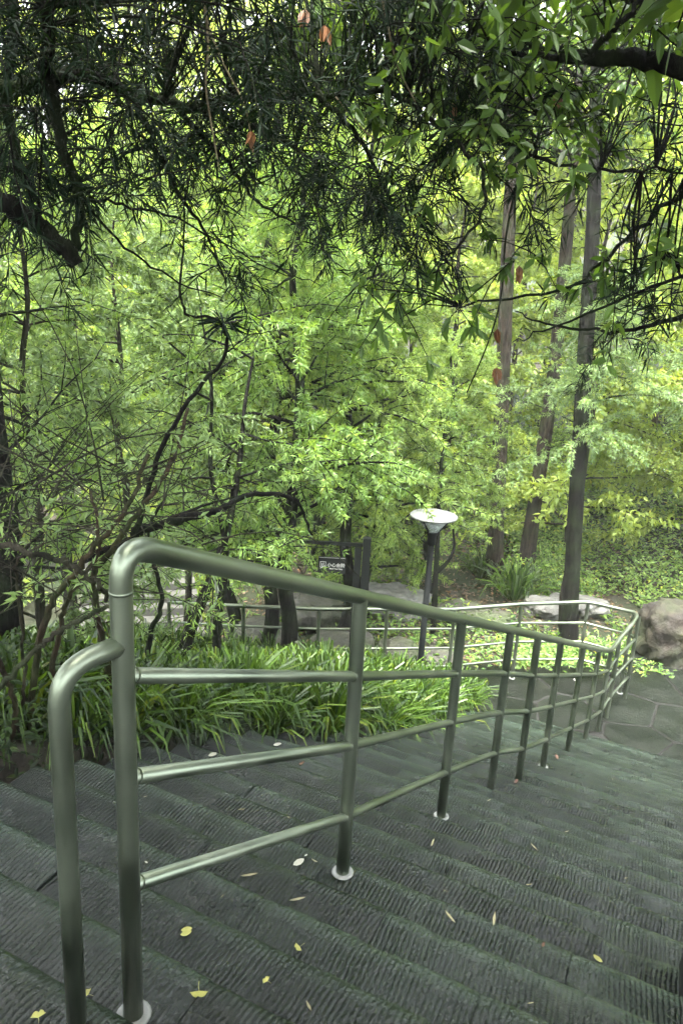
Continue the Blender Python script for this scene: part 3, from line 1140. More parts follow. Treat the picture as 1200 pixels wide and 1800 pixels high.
# ------------------------------------------------------------------ the overhanging boughs
def overhang(name, label, cat, trunk_pts, trunk_r, limbs, boxes, seed, leafspec, wm, lm):
    """limbs: list of (points[(px,py,dist)], r0, r1); boxes: twig seeds (x0,x1,y0,y1,d0,d1,count,dir)"""
    rng = np.random.default_rng(seed)
    root = empty(name, trunk_pts[0])
    R = np.array(trunk_pts[0])
    tag(root, label, cat)
    T = Tubes()
    tp = spline(np.array(trunk_pts), 5)
    T.add(tp - R, np.linspace(trunk_r, trunk_r * 0.5, len(tp)), 10, False, 0.06, rng)
    add_mesh('trunk', T.mesh('trunk'), wm, root)
    an = []
    allp = []
    for pts, r0, r1 in limbs:
        P = spline(np.array([at(*q) if len(q) == 3 and q[2] < 50 else np.array(q[:3]) - np.array([0, 0, 100]) for q in pts]), 6)
        P = P + rng.normal(0, 0.006, P.shape)
        T = Tubes()
        T.add(P - R, np.linspace(r0, r1, len(P)), 8, True, 0.08, rng)
        add_mesh('branch', T.mesh('branch'), wm, root)
        allp.append(P)
    allp = np.vstack(allp)
    T = Tubes()
    for x0, x1, y0, y1, d0, d1, cnt, mode in boxes:
        for _ in range(cnt):
            q = at(rng.uniform(x0, x1), rng.uniform(y0, y1), rng.uniform(d0, d1))
            j = np.argmin(np.linalg.norm(allp - q, axis=1))
            st = allp[j]
            L = np.linalg.norm(q - st)
            if L > 0.12:     # a twig from the nearest limb out to the seed
                mdl = (st + q) / 2 + rng.normal(0, 0.06 * min(L, 1.2), 3) + np.array([0, 0, 0.1 * L])
                T.add(spline(np.array([st, mdl, q]), 5) - R, np.linspace(0.006 if L > 0.4 else 0.004, 0.0018, 11), 4)
            d = rng.normal(0, 1, 3)
            d[2] = d[2] * 0.5 + mode
            d /= np.linalg.norm(d)
            bough(rng, T, an, q - R, d, rng.uniform(0.22, 0.5), 0.004, 0.5, leafspec.get('lvl', 0), 4, 0.22, leafspec['gap'], 3)
    tag(add_mesh('twigs', T.mesh('twigs'), wm, root), kind='stuff')
    P, D, cl = whorl(rng, np.array([a[0] for a in an]), np.array([a[1] for a in an]), leafspec['n'], leafspec['spread'], leafspec['back'])
    n = len(P)
    Ls = rng.uniform(*leafspec['L'], n)
    add_mesh('foliage', leaf_mesh('foliage', rng, P, D, Ls, Ls * leafspec['w'], leafspec['kind'], leafspec['droop'], leafspec['up'], cl), lm, root)
    return root


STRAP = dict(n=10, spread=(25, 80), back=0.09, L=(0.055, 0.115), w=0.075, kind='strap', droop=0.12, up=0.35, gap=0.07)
gl = gz(-3.3, 2.2)
overhang('overhanging_conifer', 'dark overhanging conifer with broken bough reaching in over the stairs', 'tree',
         [(-3.3, 2.2, gl - 0.1), (-3.25, 2.3, 3.6), (-3.1, 2.5, 5.4), (-2.9, 2.6, 7.6)], 0.15,
         [
             ([(-420, 120, 3.4), (-150, 250, 2.9), (0, 352, 2.75), (60, 392, 2.8), (110, 432, 2.8), (133, 466, 2.8)], 0.04, 0.026),
             ([(-300, -150, 3.2), (40, -60, 2.7), (85, 140, 2.75), (108, 240, 2.8), (140, 350, 2.85), (132, 440, 2.83)], 0.024, 0.016),
             ([(-400, 80, 3.4), (-60, 150, 3.0), (60, 146, 3.0), (150, 130, 3.0), (235, 165, 3.1), (330, 188, 3.2), (400, 205, 3.3), (520, 262, 3.6)], 0.034, 0.009),
             ([(-260, -60, 3.1), (5, -20, 3.0), (14, 190, 3.0), (40, 300, 3.0), (70, 372, 3.0)], 0.024, 0.009),
             ([(235, 165, 3.1), (282, 275, 3.15), (322, 352, 3.2), (370, 425, 3.3), (400, 500, 3.4)], 0.012, 0.003),
             ([(300, 180, 3.2), (400, 288, 3.3), (462, 360, 3.4), (545, 402, 3.5)], 0.012, 0.003),
             ([(330, 188, 3.2), (420, 175, 3.3), (560, 162, 3.4), (700, 166, 3.4), (765, 195, 3.4), (850, 232, 3.4)], 0.016, 0.006),
             ([(560, 162, 3.4), (640, 260, 3.4), (690, 360, 3.4), (700, 415, 3.4)], 0.011, 0.004),
             ([(120, 300, 2.9), (200, 420, 3.0), (300, 490, 3.2), (385, 520, 3.4)], 0.006, 0.0025),
             ([(140, 350, 2.85), (220, 360, 3.0), (330, 395, 3.2), (470, 470, 3.4), (560, 500, 3.5)], 0.006, 0.002),
             ([(850, 300, 3.1), (846, 372, 3.1), (800, 440, 3.15), (760, 482, 3.2)], 0.008, 0.003),
             ([(700, 166, 3.4), (800, 250, 3.2), (850, 300, 3.1)], 0.009, 0.007),
             ([(850, 232, 3.4), (960, 280, 3.3), (1080, 300, 3.3), (1230, 300, 3.3)], 0.008, 0.004),
         ],
         [
             (-80, 480, -120, 130, 2.4, 3.8, 150, 0.0),
             (-40, 260, 120, 320, 2.6, 3.4, 52, -0.3),
             (230, 560, 120, 300, 3.0, 3.8, 64, -0.5),
             (500, 900, -100, 230, 3.0, 4.0, 120, -0.2),
             (640, 760, 280, 420, 3.2, 3.6, 34, -0.8),
             (480, 660, 220, 340, 3.2, 3.8, 22, -0.4),
             (760, 1200, 200, 320, 3.1, 3.7, 30, -0.3),
             (820, 1200, -60, 180, 3.4, 4.2, 24, 0.0),
             (330, 430, 400, 500, 3.2, 3.5, 5, -0.6),
             (1080, 1240, 480, 600, 3.2, 3.6, 16, 0.1),
             (20, 140, 280, 360, 2.9, 3.1, 10, -0.5),
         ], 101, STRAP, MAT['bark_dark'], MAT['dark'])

BROAD = dict(n=6, spread=(25, 85), back=0.1, L=(0.04, 0.085), w=0.42, kind='broad', droop=0.25, up=0.45, gap=0.12)
gr_ = gz(4.3, 3.2)
overhang('overhanging_broadleaf', 'broadleaf tree leaning in from the far side of the steps with a thick dark bough', 'tree',
         [(4.3, 3.2, gr_ - 0.1), (4.1, 3.3, 4.2), (3.7, 3.4, 6.0), (3.4, 3.4, 8.0)], 0.14,
         [
             ([(1560, 330, 3.9), (1380, 210, 3.5), (1210, 124, 3.2), (1100, 98, 3.2), (985, 102, 3.3)], 0.05, 0.024),
             ([(985, 102, 3.3), (900, 95, 3.4), (780, 60, 3.5), (640, 20, 3.6)], 0.012, 0.004),
             ([(1040, 95, 3.2), (1070, 55, 3.2), (1120, 10, 3.3), (1180, -60, 3.4)], 0.014, 0.006),
             ([(1480, 480, 3.8), (1300, 520, 3.5), (1200, 556, 3.4), (1090, 580, 3.5), (970, 572, 3.6), (905, 548, 3.6)], 0.016, 0.003),
             ([(1400, 420, 3.7), (1220, 480, 3.5), (1080, 530, 3.5), (950, 585, 3.6), (900, 600, 3.6)], 0.01, 0.002),
             ([(1400, 300, 3.7), (1230, 330, 3.5), (1100, 420, 3.5), (1010, 500, 3.6), (850, 530, 3.7), (810, 540, 3.7)], 0.012, 0.004),
             ([(985, 102, 3.3), (940, 250, 3.3), (930, 380, 3.3), (936, 430, 3.3)], 0.005, 0.002),
         ],
         [
             (600, 1240, -120, 120, 2.8, 4.2, 70, 0.0),
             (820, 1000, 120, 240, 3.0, 3.5, 24, -0.4),
             (880, 970, 420, 470, 3.2, 3.4, 4, -0.9),
             (620, 780, 440, 560, 3.4, 3.7, 9, -0.5),
             (1060, 1220, 380, 480, 3.3, 3.7, 14, -0.2),
             (560, 800, 60, 220, 3.2, 3.9, 20, -0.2),
         ], 102, BROAD, MAT['bark_dark'], MAT['broad'])

# ------------------------------------------------------------------ high canopy over the stairs (mostly out of the picture, added to shade the steps)
CV = broad_variant(61, 0.17, 8, height=7.0, r0=0.13, z0=0.5, nprim=40, plen=3.1, nsub=9, slen=1.0, gap=0.13, droop=0.2, elev=(0, 40), taper_top=0.8)
for j, (x, y, s_, lab) in enumerate(((-2.4, 0.9, 1.0, 'broadleaf tree added to shade the upper steps from the tangled side'),
                                     (2.5, 1.4, 1.0, 'broadleaf tree added to shade the upper steps from the kerb side'),
                                     (2.6, -2.0, 0.95, 'broadleaf tree added for shade behind the head of the stairs, kerb side'),
                                     (-1.9, -2.2, 0.95, 'broadleaf tree added for shade behind the head of the stairs, tangled side'),
                                     (-4.2, 2.9, 0.9, 'broadleaf tree added for shade beyond the tangled stems'),
                                     (4.9, 3.2, 0.9, 'broadleaf tree added for shade on the bank beside the lower steps'))):
    plant_tree('shading_tree', lab, 'tree', (x, y, gz(x, y) - 0.1), j * 1.3, CV[0], CV[1], (MAT['bark_dark'], MAT['broad']), s_)

# ------------------------------------------------------------------ tangled stems on the left
tang = empty('tangled_shrub', at(90, 1290, 2.6) * np.array([1, 1, 0]) + np.array([0, 0, gz(*at(90, 1290, 2.6)[:2])]))
tag(tang, 'tangle of bare reddish brown stems beside the return loop of the railing', 'shrub')
TR = np.array(tang.location)
stems = [
    ([(-120, 930, 2.0), (0, 955, 1.95), (50, 970, 1.9), (108, 988, 1.9), (150, 1010, 1.9), (180, 1032, 1.9), (192, 1052, 1.95)], 0.0085, 0.006, 'twig'),
    ([(215, 1058, 2.1), (190, 1066, 2.1), (130, 1094, 2.1), (75, 1132, 2.15), (20, 1186, 2.2), (-40, 1260, 2.3)], 0.006, 0.009, 'twig'),
    ([(52, 1290, 3.2), (66, 1150, 3.1), (92, 1062, 3.0), (130, 1010, 2.9), (160, 970, 2.85), (225, 890, 2.9), (262, 800, 3.1)], 0.018, 0.008, 'bark_red'),
    ([(118, 1290, 3.3), (94, 1190, 3.2), (108, 1100, 3.1), (122, 1050, 3.0), (168, 982, 2.9), (175, 940, 2.9), (160, 860, 3.1)], 0.015, 0.006, 'bark_red'),
    ([(205, 1310, 3.5), (188, 1240, 3.45), (190, 1180, 3.4), (172, 1080, 3.2), (165, 1010, 3.05), (190, 975, 3.0), (240, 905, 3.1), (300, 820, 3.3), (330, 720, 3.5)], 0.021, 0.008, 'bark_red'),
    ([(10, 1330, 3.0), (28, 1270, 2.95), (15, 1200, 2.9), (-20, 1130, 2.8)], 0.012, 0.01, 'bark_red'),
    ([(48, 1340, 3.1), (36, 1270, 3.05), (44, 1190, 3.0), (34, 1060, 2.9), (30, 990, 2.8), (75, 955, 2.7)], 0.01, 0.004, 'bark'),
    ([(235, 935, 3.3), (300, 917, 3.4), (380, 897, 3.6), (450, 868, 3.9), (520, 880, 4.2), (548, 940, 4.4)], 0.024, 0.007, 'bark_dark'),
    ([(150, 985, 3.3), (235, 945, 3.4), (330, 900, 3.7), (420, 872, 4.0)], 0.016, 0.005, 'bark_dark'),
    ([(262, 1130, 4.6), (285, 1060, 4.6), (270, 985, 4.6), (262, 930, 4.6), (300, 860, 4.6)], 0.02, 0.008, 'bark_dark'),
    ([(235, 955, 3.2), (270, 832, 3.3), (320, 720, 3.4), (397, 622, 3.5), (382, 562, 3.5), (322, 546, 3.5), (322, 440, 3.5), (326, 330, 3.4)], 0.013, 0.003, 'bark_dark'),
    ([(397, 622, 3.5), (440, 590, 3.6), (520, 575, 3.7)], 0.004, 0.0015, 'bark_dark'),
]
rng = np.random.default_rng(77)
for pts, r0, r1, mt in stems:
    P = [at(*q) for q in pts]
    if pts[0][1] > 1100:
        foot = P[0] + (P[0] - P[1]) * 0.1
        foot[2] = min(gz(foot[0], foot[1]) - 0.06, P[0][2] - 0.05)
        P = [foot] + P
    P = spline(np.array(P), 7)
    P = P + rng.normal(0, 0.004, P.shape)
    T = Tubes()
    T.add(P - TR, np.linspace(r0, r1, len(P)), 8, True, 0.1, rng)
    add_mesh('stem', T.mesh('stem'), MAT[mt], tang)
T = Tubes()
an = []
for i in range(230):
    x0, y0 = rng.uniform(-60, 360), rng.uniform(800, 1080)
    if y0 > 960 and x0 > 200:
        continue
    d0 = rng.uniform(2.6, 4.4)
    q = at(x0, y0, d0)
    d = rng.normal(0, 1, 3)
    d[2] = abs(d[2]) * 0.6 + 0.1
    d /= np.linalg.norm(d)
    bough(rng, T, an, q - TR, d, rng.uniform(0.3, 0.9), rng.uniform(0.002, 0.0045), rng.uniform(-0.3, 0.9), 0, 3, 0.3, 0.2, 4)
tag(add_mesh('twigs', T.mesh('twigs'), MAT['twig'], tang), kind='stuff')
an = an[::4]
lp, ld, cl = whorl(rng, np.array([a[0] for a in an]), np.array([a[1] for a in an]), 8, (30, 85), 0.08)
add_mesh('foliage', leaf_mesh('foliage', rng, lp, ld, rng.uniform(0.03, 0.06, len(lp)), 0.013, 'strap', 0.1, 0.5, cl), MAT['soft'], tang)
# the single dark tuft hanging in the air on its arching stem
q = at(394, 570, 3.5) - TR
lp, ld, cl = whorl(rng, np.repeat(q[None], 3, 0) + rng.normal(0, 0.012, (3, 3)), np.tile([0.1, -0.2, 1.0], (3, 1)), 16, (45, 110), 0.02)
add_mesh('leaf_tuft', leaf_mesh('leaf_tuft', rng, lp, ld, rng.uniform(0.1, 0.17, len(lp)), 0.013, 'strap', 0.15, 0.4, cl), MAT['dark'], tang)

# two dark leaning stems in the bed, and the big dark stump at the frame edge
for pts, r0, r1, lab, nm in (
        ([(322, 1160, 6.4), (340, 1095, 6.4), (372, 1015, 6.4), (400, 930, 6.4), (420, 820, 6.5), (432, 700, 6.7), (460, 560, 6.9)], 0.07, 0.008, 'dark leaning stem in the bed nearer the pale far steps', 'leaning_tree'),
        ([(15, 1180, 4.2), (18, 1120, 4.2), (12, 1040, 4.2), (20, 960, 4.25), (5, 850, 4.3), (-10, 700, 4.4), (-40, 480, 4.6), (-90, 200, 4.9)], 0.11, 0.02, 'thick dark trunk at the frame edge behind the tangled stems', 'leaning_tree'),
        ([(380, 1165, 6.6), (384, 1080, 6.6), (396, 1010, 6.6), (392, 930, 6.6), (370, 820, 6.7), (372, 680, 6.8), (352, 540, 7.0)], 0.055, 0.007, 'upright forked dark stem in the bed right of the leaning one', 'leaning_tree')):
    P = [at(*q) for q in pts]
    foot = P[0] + (P[0] - P[1]) * 0.15
    foot[2] = gz(foot[0], foot[1]) - 0.06
    P = spline(np.array([foot] + P), 6)
    R = P[0].copy()
    rt_ = empty(nm, R)
    tag(rt_, lab, 'tree', 'dark stems in the lilyturf bed')
    T = Tubes()
    T.add(P - R, np.linspace(r0, r1, len(P)), 10, True, 0.08, rng)
    an = []
    for i in range(16):
        t = rng.uniform(0.35, 1)
        d = rng.normal(0, 1, 3)
        d[2] = d[2] * 0.4 + 0.3
        bough(rng, T, an, P[int(t * (len(P) - 1))] - R, unit(d), rng.uniform(0.5, 1.1), 0.012, 0.3, 1, 5, 0.4, 0.1)
    add_mesh('trunk', T.mesh('trunk'), MAT['bark_dark'], rt_)
    lp, ld, cl = whorl(rng, np.array([a[0] for a in an]), np.array([a[1] for a in an]), 8, (30, 85), 0.08)
    add_mesh('crown', leaf_mesh('crown', rng, lp, ld, rng.uniform(0.05, 0.09, len(lp)), 0.013, 'strap', 0.1, 0.5, cl), MAT['needle2'], rt_)

# ------------------------------------------------------------------ lilyturf bed
def lily_variant(seed, n, L, W):
    r = np.random.default_rng(seed)
    a = r.uniform(0, 2 * math.pi, n)
    e = np.radians(r.uniform(45, 88, n))
    d = np.stack([np.cos(a) * np.cos(e), np.sin(a) * np.cos(e), np.sin(e)], 1)
    p = np.stack([np.cos(a) * r.uniform(0, 0.07, n), np.sin(a) * r.uniform(0, 0.07, n), np.zeros(n)], 1)
    return leaf_mesh('lilyturf_clump', r, p, d, r.uniform(0.65, 1.15, n) * L, r.uniform(0.8, 1.2, n) * W, 'blade', 0.5, 0.75)


LV = [lily_variant(200 + i, 130, 0.78, 0.0155) for i in range(5)]
rl = random.Random(21)
cnt = 0
for i in range(5200):
    s, v = rl.uniform(0.9, 8.2), rl.uniform(-5.6, -0.75)
    if v > float(bed_edge(s)) - 0.06:
        continue
    p = xy(s, v)
    if p[1] > 7.85 or p[0] < -2.6 or p[1] < 3.0:
        continue
    land.append((p[0], p[1]))
pts = []
for p in land:
    if all((p[0] - q[0]) ** 2 + (p[1] - q[1]) ** 2 > 0.205 ** 2 for q in pts):
        pts.append(p)
pts = sorted(pts, key=lambda q: q[0] ** 2 + q[1] ** 2)[:290]
for j, p in enumerate(pts):
    o = add_mesh('lilyturf_clump', LV[j % 5], MAT['lily'], None, (p[0], p[1], gz(*p) - 0.02))
    o.rotation_euler = (rl.uniform(-0.12, 0.12), rl.uniform(-0.12, 0.12), rl.uniform(0, 6.28))
    k_ = rl.uniform(0.85, 1.25)
    o.scale = (k_, k_, k_ * rl.uniform(0.85, 1.1))
    tag(o, 'arching strap-leaved lilyturf clump massed in the bed beside the steps', 'lilyturf', 'lilyturf massed in the bed')

extra = [((165, 1335), 2.75, 0.8, 'small bright lilyturf clump between the two nearest railing tubes'),
         ((905, 1030), 12.2, 2.0, 'big lilyturf clump at the foot of the straight brown trunk'),
         ((845, 1000), 12.9, 1.5, 'lilyturf clump behind the mossy rock near the lamp')]
for (px, py), dist, k_, lab in extra:
    p = at(px, py, dist)
    o = add_mesh('lilyturf_clump', LV[1], MAT['lily'], None, (p[0], p[1], gz(p[0], p[1]) - 0.02))
    o.scale = (k_, k_, k_)
    tag(o, lab, 'lilyturf', 'lone lilyturf clumps')

# low growth beside the upper steps and strappy plants behind the railing
rng = np.random.default_rng(9)


def scatter_cover(name, label, n, fx, L, W, kind, mat, up=(0.3, 1.0), hgt=0.1):
    P = fx(n)
    P = np.c_[P, ground_z(P[:, 0], P[:, 1])]
    a = rng.uniform(0, 2 * math.pi, len(P))
    e = rng.uniform(up[0], up[1], len(P))
    D = np.stack([np.cos(a) * np.cos(e), np.sin(a) * np.cos(e), np.sin(e)], 1)
    P[:, 2] += rng.uniform(0, 1, len(P)) ** 1.5 * hgt * (0.6 + 0.7 * np.clip(fnoise(P[:, 0], P[:, 1], 2.3) + 0.4, 0, 1.5))
    me = leaf_mesh(name, rng, P, D, rng.uniform(0.7, 1.3, len(P)) * L, rng.uniform(0.7, 1.3, len(P)) * W, kind, 0.3, 0.75)
    return tag(add_mesh(name, me, mat), label, kind='stuff')


def region_right(n):
    x = rng.uniform(3.2, 13, n)
    y = rng.uniform(9.4, 19, n)
    k = (x > 4.7 + 0.1 * (y - 9)) | (y > 12.2)
    k &= ~((y < 11.2) & (x < 5.4))
    return np.c_[x, y][k]


def region_back(n):
    x = rng.uniform(-5, 4.5, n)
    y = rng.uniform(8.9, 15, n)
    k = fnoise(x, y, 0.9, 2.0) > -0.25
    k &= ~((x < -1.2) & (y < 13))
    return np.c_[x, y][k]


def region_left(n):
    s = rng.uniform(-0.6, 2.6, n)
    v = -1.32 - np.abs(rng.normal(0, 0.9, n))
    return O2 + s[:, None] * U2 + v[:, None] * V2


def region_fern(n):
    x = rng.uniform(2.6, 4.6, n)
    y = 9.15 + rng.uniform(0, 1.0, n)
    return np.c_[x, y]


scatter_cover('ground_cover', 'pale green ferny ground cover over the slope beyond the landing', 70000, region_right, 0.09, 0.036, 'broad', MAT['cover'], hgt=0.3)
scatter_cover('undergrowth', 'low leafy undergrowth on the bank behind the railing', 26000, region_back, 0.09, 0.035, 'broad', MAT['needle2'], hgt=0.22)
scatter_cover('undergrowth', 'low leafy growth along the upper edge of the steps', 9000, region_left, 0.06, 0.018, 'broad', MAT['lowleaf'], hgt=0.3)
scatter_cover('undergrowth', 'strappy leaves just behind the landing railing', 1300, region_fern, 0.3, 0.02, 'blade', MAT['cover'], hgt=0.05)


def region_litter(n):
    return np.c_[rng.uniform(-3, 5.5, n), rng.uniform(8.75, 14, n)]


scatter_cover('leaf_litter', 'brown fallen leaves on the soil behind the landing railing', 7000, region_litter, 0.08, 0.04, 'broad', MAT['litter'], up=(-0.1, 0.3), hgt=0.03)

# ------------------------------------------------------------------ rocks
def rock(name, label, c, size, mat, seed, flat=0.0, rz=0.0):
    bm = bmesh.new()
    bmesh.ops.create_icosphere(bm, subdivisions=5, radius=1.0)
    off = Vector((seed * 13.7, seed * 5.1, seed * 2.3))
    for v in bm.verts:
        p = v.co.copy()
        n1 = noise.fractal(p * 0.9 + off, 0.9, 2.1, 3)
        n2 = noise.ridged_multi_fractal(p * 1.6 + off, 0.9, 2.2, 5, 1.0, 2.0)
        n3 = noise.cell(p * 1.8 + off)
        v.co = p * (1 + 0.28 * n1 + 0.17 * (n2 - 1.0) + 0.07 * n3)
        if flat and v.co.z > flat:
            v.co.z = flat + (v.co.z - flat) * 0.35
    for v in bm.verts:
        v.co = Vector((v.co.x * size[0], v.co.y * size[1], v.co.z * size[2]))
    me = bm_mesh(name, bm, 0, True)
    o = add_mesh(name, me, mat, None, c)
    o.rotation_euler = (0, 0, rz)
    return tag(o, label, 'rock')


def rock_at(px, py, dist, size, mat, seed, label, flat=0.0, rz=0.0, sink=0.3, name='boulder'):
    p = at(px, py, dist)
    z = gz(p[0], p[1])
    return rock(name, label, (p[0], p[1], z + size[2] * (1 - 2 * sink) * 0.5), size, mat, seed, flat, rz)


rock_at(1190, 1110, 10.9, (0.54, 0.5, 0.58), MAT['rock_brown'], 3, 'big brown boulder at the edge of the landing', 0.75, 0.4, 0.02)
rock_at(692, 1020, 10.9, (0.58, 0.5, 0.34), MAT['rock_pale'], 5, 'pale grey boulder between the sign post and the lamp', 0.4, 0.2, 0.15)
rock_at(838, 1042, 10.9, (0.62, 0.42, 0.22), MAT['rock_moss'], 7, 'long low mossy rock right of the lamp pole', 0.5, -0.2, 0.2)
rock_at(960, 1036, 11.6, (0.34, 0.3, 0.22), MAT['rock_pale'], 8, 'pale rock just left of the nearest tall trunk', 0.5, 0.9, 0.2)
rock_at(1020, 1030, 11.9, (0.42, 0.3, 0.24), MAT['rock_pale'], 9, 'pale rock behind the nearest tall trunk', 0.5, 0.1, 0.2)
rock_at(600, 1090, 9.1, (0.5, 0.35, 0.36), MAT['rock_grey'], 10, 'grey rock behind the railing under the hanging sign', 0.5, 0.5, 0.25)
rock_at(560, 1040, 10.3, (0.5, 0.45, 0.4), MAT['rock_grey'], 12, 'grey rock behind the dark trunk and the sign', 0.5, 0.1, 0.2)
rock_at(700, 1085, 9.2, (0.36, 0.3, 0.3), MAT['rock_moss'], 13, 'mossy dark rock behind the railing left of the lamp pole', 0.5, 1.4, 0.25)
rock_at(782, 1085, 9.3, (0.34, 0.26, 0.2), MAT['rock_grey'], 14, 'grey rock behind the railing right of the lamp pole', 0.4, 2.4, 0.25)
rock_at(470, 1060, 9.6, (0.45, 0.4, 0.42), MAT['rock_grey'], 15, 'grey rock behind the railing left of the dark trunk', 0.4, 2.0, 0.25)

# ------------------------------------------------------------------ park lamp
lp_ = np.array([1.06, 8.18, 0.0])
top_z = at(760, 905, math.hypot(lp_[0], lp_[1]))[2]
lamp = empty('park_lamp', (lp_[0], lp_[1], -0.12))
tag(lamp, 'dark park lamp post with glass cone and white saucer roof', 'lamp')
H = top_z + 0.12
add_mesh('pole', lathe('pole', [(0.0, 0.0), (0.09, 0.0), (0.09, 0.03), (0.045, 0.05), (0.038, 0.3), (0.034, H - 0.24), (0.0, H - 0.24)], 18), MAT['lamp_black'], lamp)
add_mesh('collar', lathe('collar', [(0.0405, H - 0.36), (0.052, H - 0.35), (0.052, H - 0.26), (0.066, H - 0.22), (0.066, H - 0.2), (0.0, H - 0.2)], 18), MAT['lamp_black'], lamp)
add_mesh('glass_cone', lathe('glass_cone', [(0.064, H - 0.2), (0.2, H - 0.035), (0.194, H - 0.035), (0.058, H - 0.2), (0.064, H - 0.2)], 28), MAT['glass'], lamp)
for q in range(4):
    T = Tubes()
    a = q * math.pi / 2 + 0.9
    T.add([(0.07 * math.cos(a), 0.07 * math.sin(a), H - 0.21), (0.21 * math.cos(a), 0.21 * math.sin(a), H - 0.03)], 0.009, 6, True)
    add_mesh('rib', T.mesh('rib'), MAT['lamp_black'], lamp)
rf = add_mesh('roof', lathe('roof', [(0.0, H - 0.03), (0.2, H - 0.03), (0.272, H - 0.022), (0.276, H - 0.008), (0.262, H + 0.004), (0.12, H + 0.034), (0.0, H + 0.036)], 40), MAT['lamp_white'], lamp)
add_mesh('cap', lathe('cap', [(0.1, H + 0.03), (0.1, H + 0.046), (0.09, H + 0.054), (0.0, H + 0.058)], 30), MAT['lamp_white'], rf)
lb_ = add_mesh('bulb', lathe('bulb', [(0.0, H - 0.17), (0.03, H - 0.165), (0.032, H - 0.13), (0.02, H - 0.1), (0.0, H - 0.09)], 14), MAT['lamp_white'], lamp)

# bare forked sapling right behind the lamp
P0 = at(766, 1060, 10.2)
R = np.array([P0[0], P0[1], gz(P0[0], P0[1]) - 0.05])
sap = empty('forked_sapling', R)
tag(sap, 'thin forked sapling right behind the lamp pole', 'tree')
T = Tubes()
T.add(spline(np.array([R, at(766, 1000, 10.2), at(769, 940, 10.2), at(772, 860, 10.2), at(780, 760, 10.2)]), 5) - R, np.linspace(0.045, 0.02, 21), 8, False, 0.06, rng)
T.add(spline(np.array([at(768, 1005, 10.2), at(784, 990, 10.2), at(797, 965, 10.2), at(796, 930, 10.2)]), 5) - R, np.linspace(0.035, 0.015, 16), 8, True, 0.06, rng)
add_mesh('trunk', T.mesh('trunk'), MAT['bark_dark'], sap)
an = []
T2 = Tubes()
top = at(780, 760, 10.2) - R
for i in range(14):
    bough(rng, T2, an, top - np.array([0, 0, rng.uniform(0, 0.9)]), unit(rng.normal(0, 1, 3) + np.array([0, 0, 0.3])), rng.uniform(0.5, 1.0), 0.01, 0.4, 1, 6, 0.4, 0.09)
add_mesh('branches', T2.mesh('branches'), MAT['bark_dark'], sap)
lp, ld, cl = whorl(rng, np.array([a[0] for a in an]), np.array([a[1] for a in an]), 12, (30, 85), 0.08)
add_mesh('crown', leaf_mesh('crown', rng, lp, ld, rng.uniform(0.05, 0.09, len(lp)), 0.012, 'strap', 0.1, 0.5, cl), MAT['needle2'], sap)

# ------------------------------------------------------------------ hanging warning sign
sx, sy = at(638, 1000, 8.1)[:2]
sroot = empty('step_sign', (sx, sy, -0.1))
tag(sroot, 'black hanging sign warning of steps on a dark post', 'sign')
zt = at(640, 945, 8.1)[2] + 0.1
za = at(640, 958, 8.1)[2] + 0.1


def boxo(name, b, mat, parent, bev=0.004):
    bm = bmesh.new()
    box_bm(bm, *b)
    return add_mesh(name, bm_mesh(name, bm, bev), mat, parent)


boxo('post', (-0.02, 0.07, -0.045, 0.045, 0, zt), MAT['black'], sroot)
boxo('brace_post', (-0.11, -0.03, -0.03, 0.03, 0, za - 0.03), MAT['black'], sroot)
boxo('arm', (-0.74, -0.021, -0.02, 0.02, za - 0.018, za + 0.018), MAT['black'], sroot)
pc = at(583, 993, 8.1) - np.array([sx, sy, -0.1])
pl = boxo('plate', (-0.16, 0.16, -0.008, 0.008, -0.1, 0.1), MAT['black'], sroot, 0.003)
pl.location = (pc[0], 0, pc[2])
T = Tubes()
for xx in (-0.11, 0.11):
    T.add([(xx, 0, 0.099), (xx, 0, za - pc[2] - 0.017)], 0.004, 5)
add_mesh('chain', T.mesh('chain'), MAT['black'], pl)
ring = boxo('border', (-0.152, 0.152, -0.0095, -0.0085, 0.089, 0.0925), MAT['sign_white'], pl, 0)


def text_mesh(s, size, x, z, parent):
    cu = bpy.data.curves.new('lettering', 'FONT')
    cu.body = s
    cu.size = size
    cu.align_x = 'CENTER'
    cu.align_y = 'CENTER'
    cu.extrude = 0.0006
    cu.resolution_u = 3
    cu.offset = 0.0006
    tmp = bpy.data.objects.new('lettering', cu)
    COL.objects.link(tmp)
    dg = bpy.context.evaluated_depsgraph_get()
    me = bpy.data.meshes.new_from_object(tmp.evaluated_get(dg))
    bpy.data.objects.remove(tmp)
    me.name = 'lettering'
    me.materials.clear()
    o = add_mesh('lettering', me, MAT['sign_white'], parent, (x, -0.0095, z))
    o.rotation_euler = (math.pi / 2, 0, 0)
    return o


text_mesh('小心台阶', 0.052, 0.05, 0.0, pl)
text_mesh('Mind Your Step', 0.024, 0.05, -0.042, pl)
bm = bmesh.new()
for b in ((-0.135, -0.068, 0.036, 0.04), (-0.135, -0.068, -0.044, -0.04), (-0.135, -0.131, -0.04, 0.036), (-0.072, -0.068, -0.04, 0.036),
          (-0.128, -0.108, -0.034, -0.026), (-0.108, -0.09, -0.026, -0.018), (-0.09, -0.076, -0.018, -0.01),
          (-0.118, -0.112, -0.02, 0.02), (-0.098, -0.092, -0.012, 0.026)):
    box_bm(bm, b[0], b[1], -0.0098, -0.0082, b[2], b[3])
add_mesh('step_symbol', bm_mesh('step_symbol', bm), MAT['sign_white'], pl)

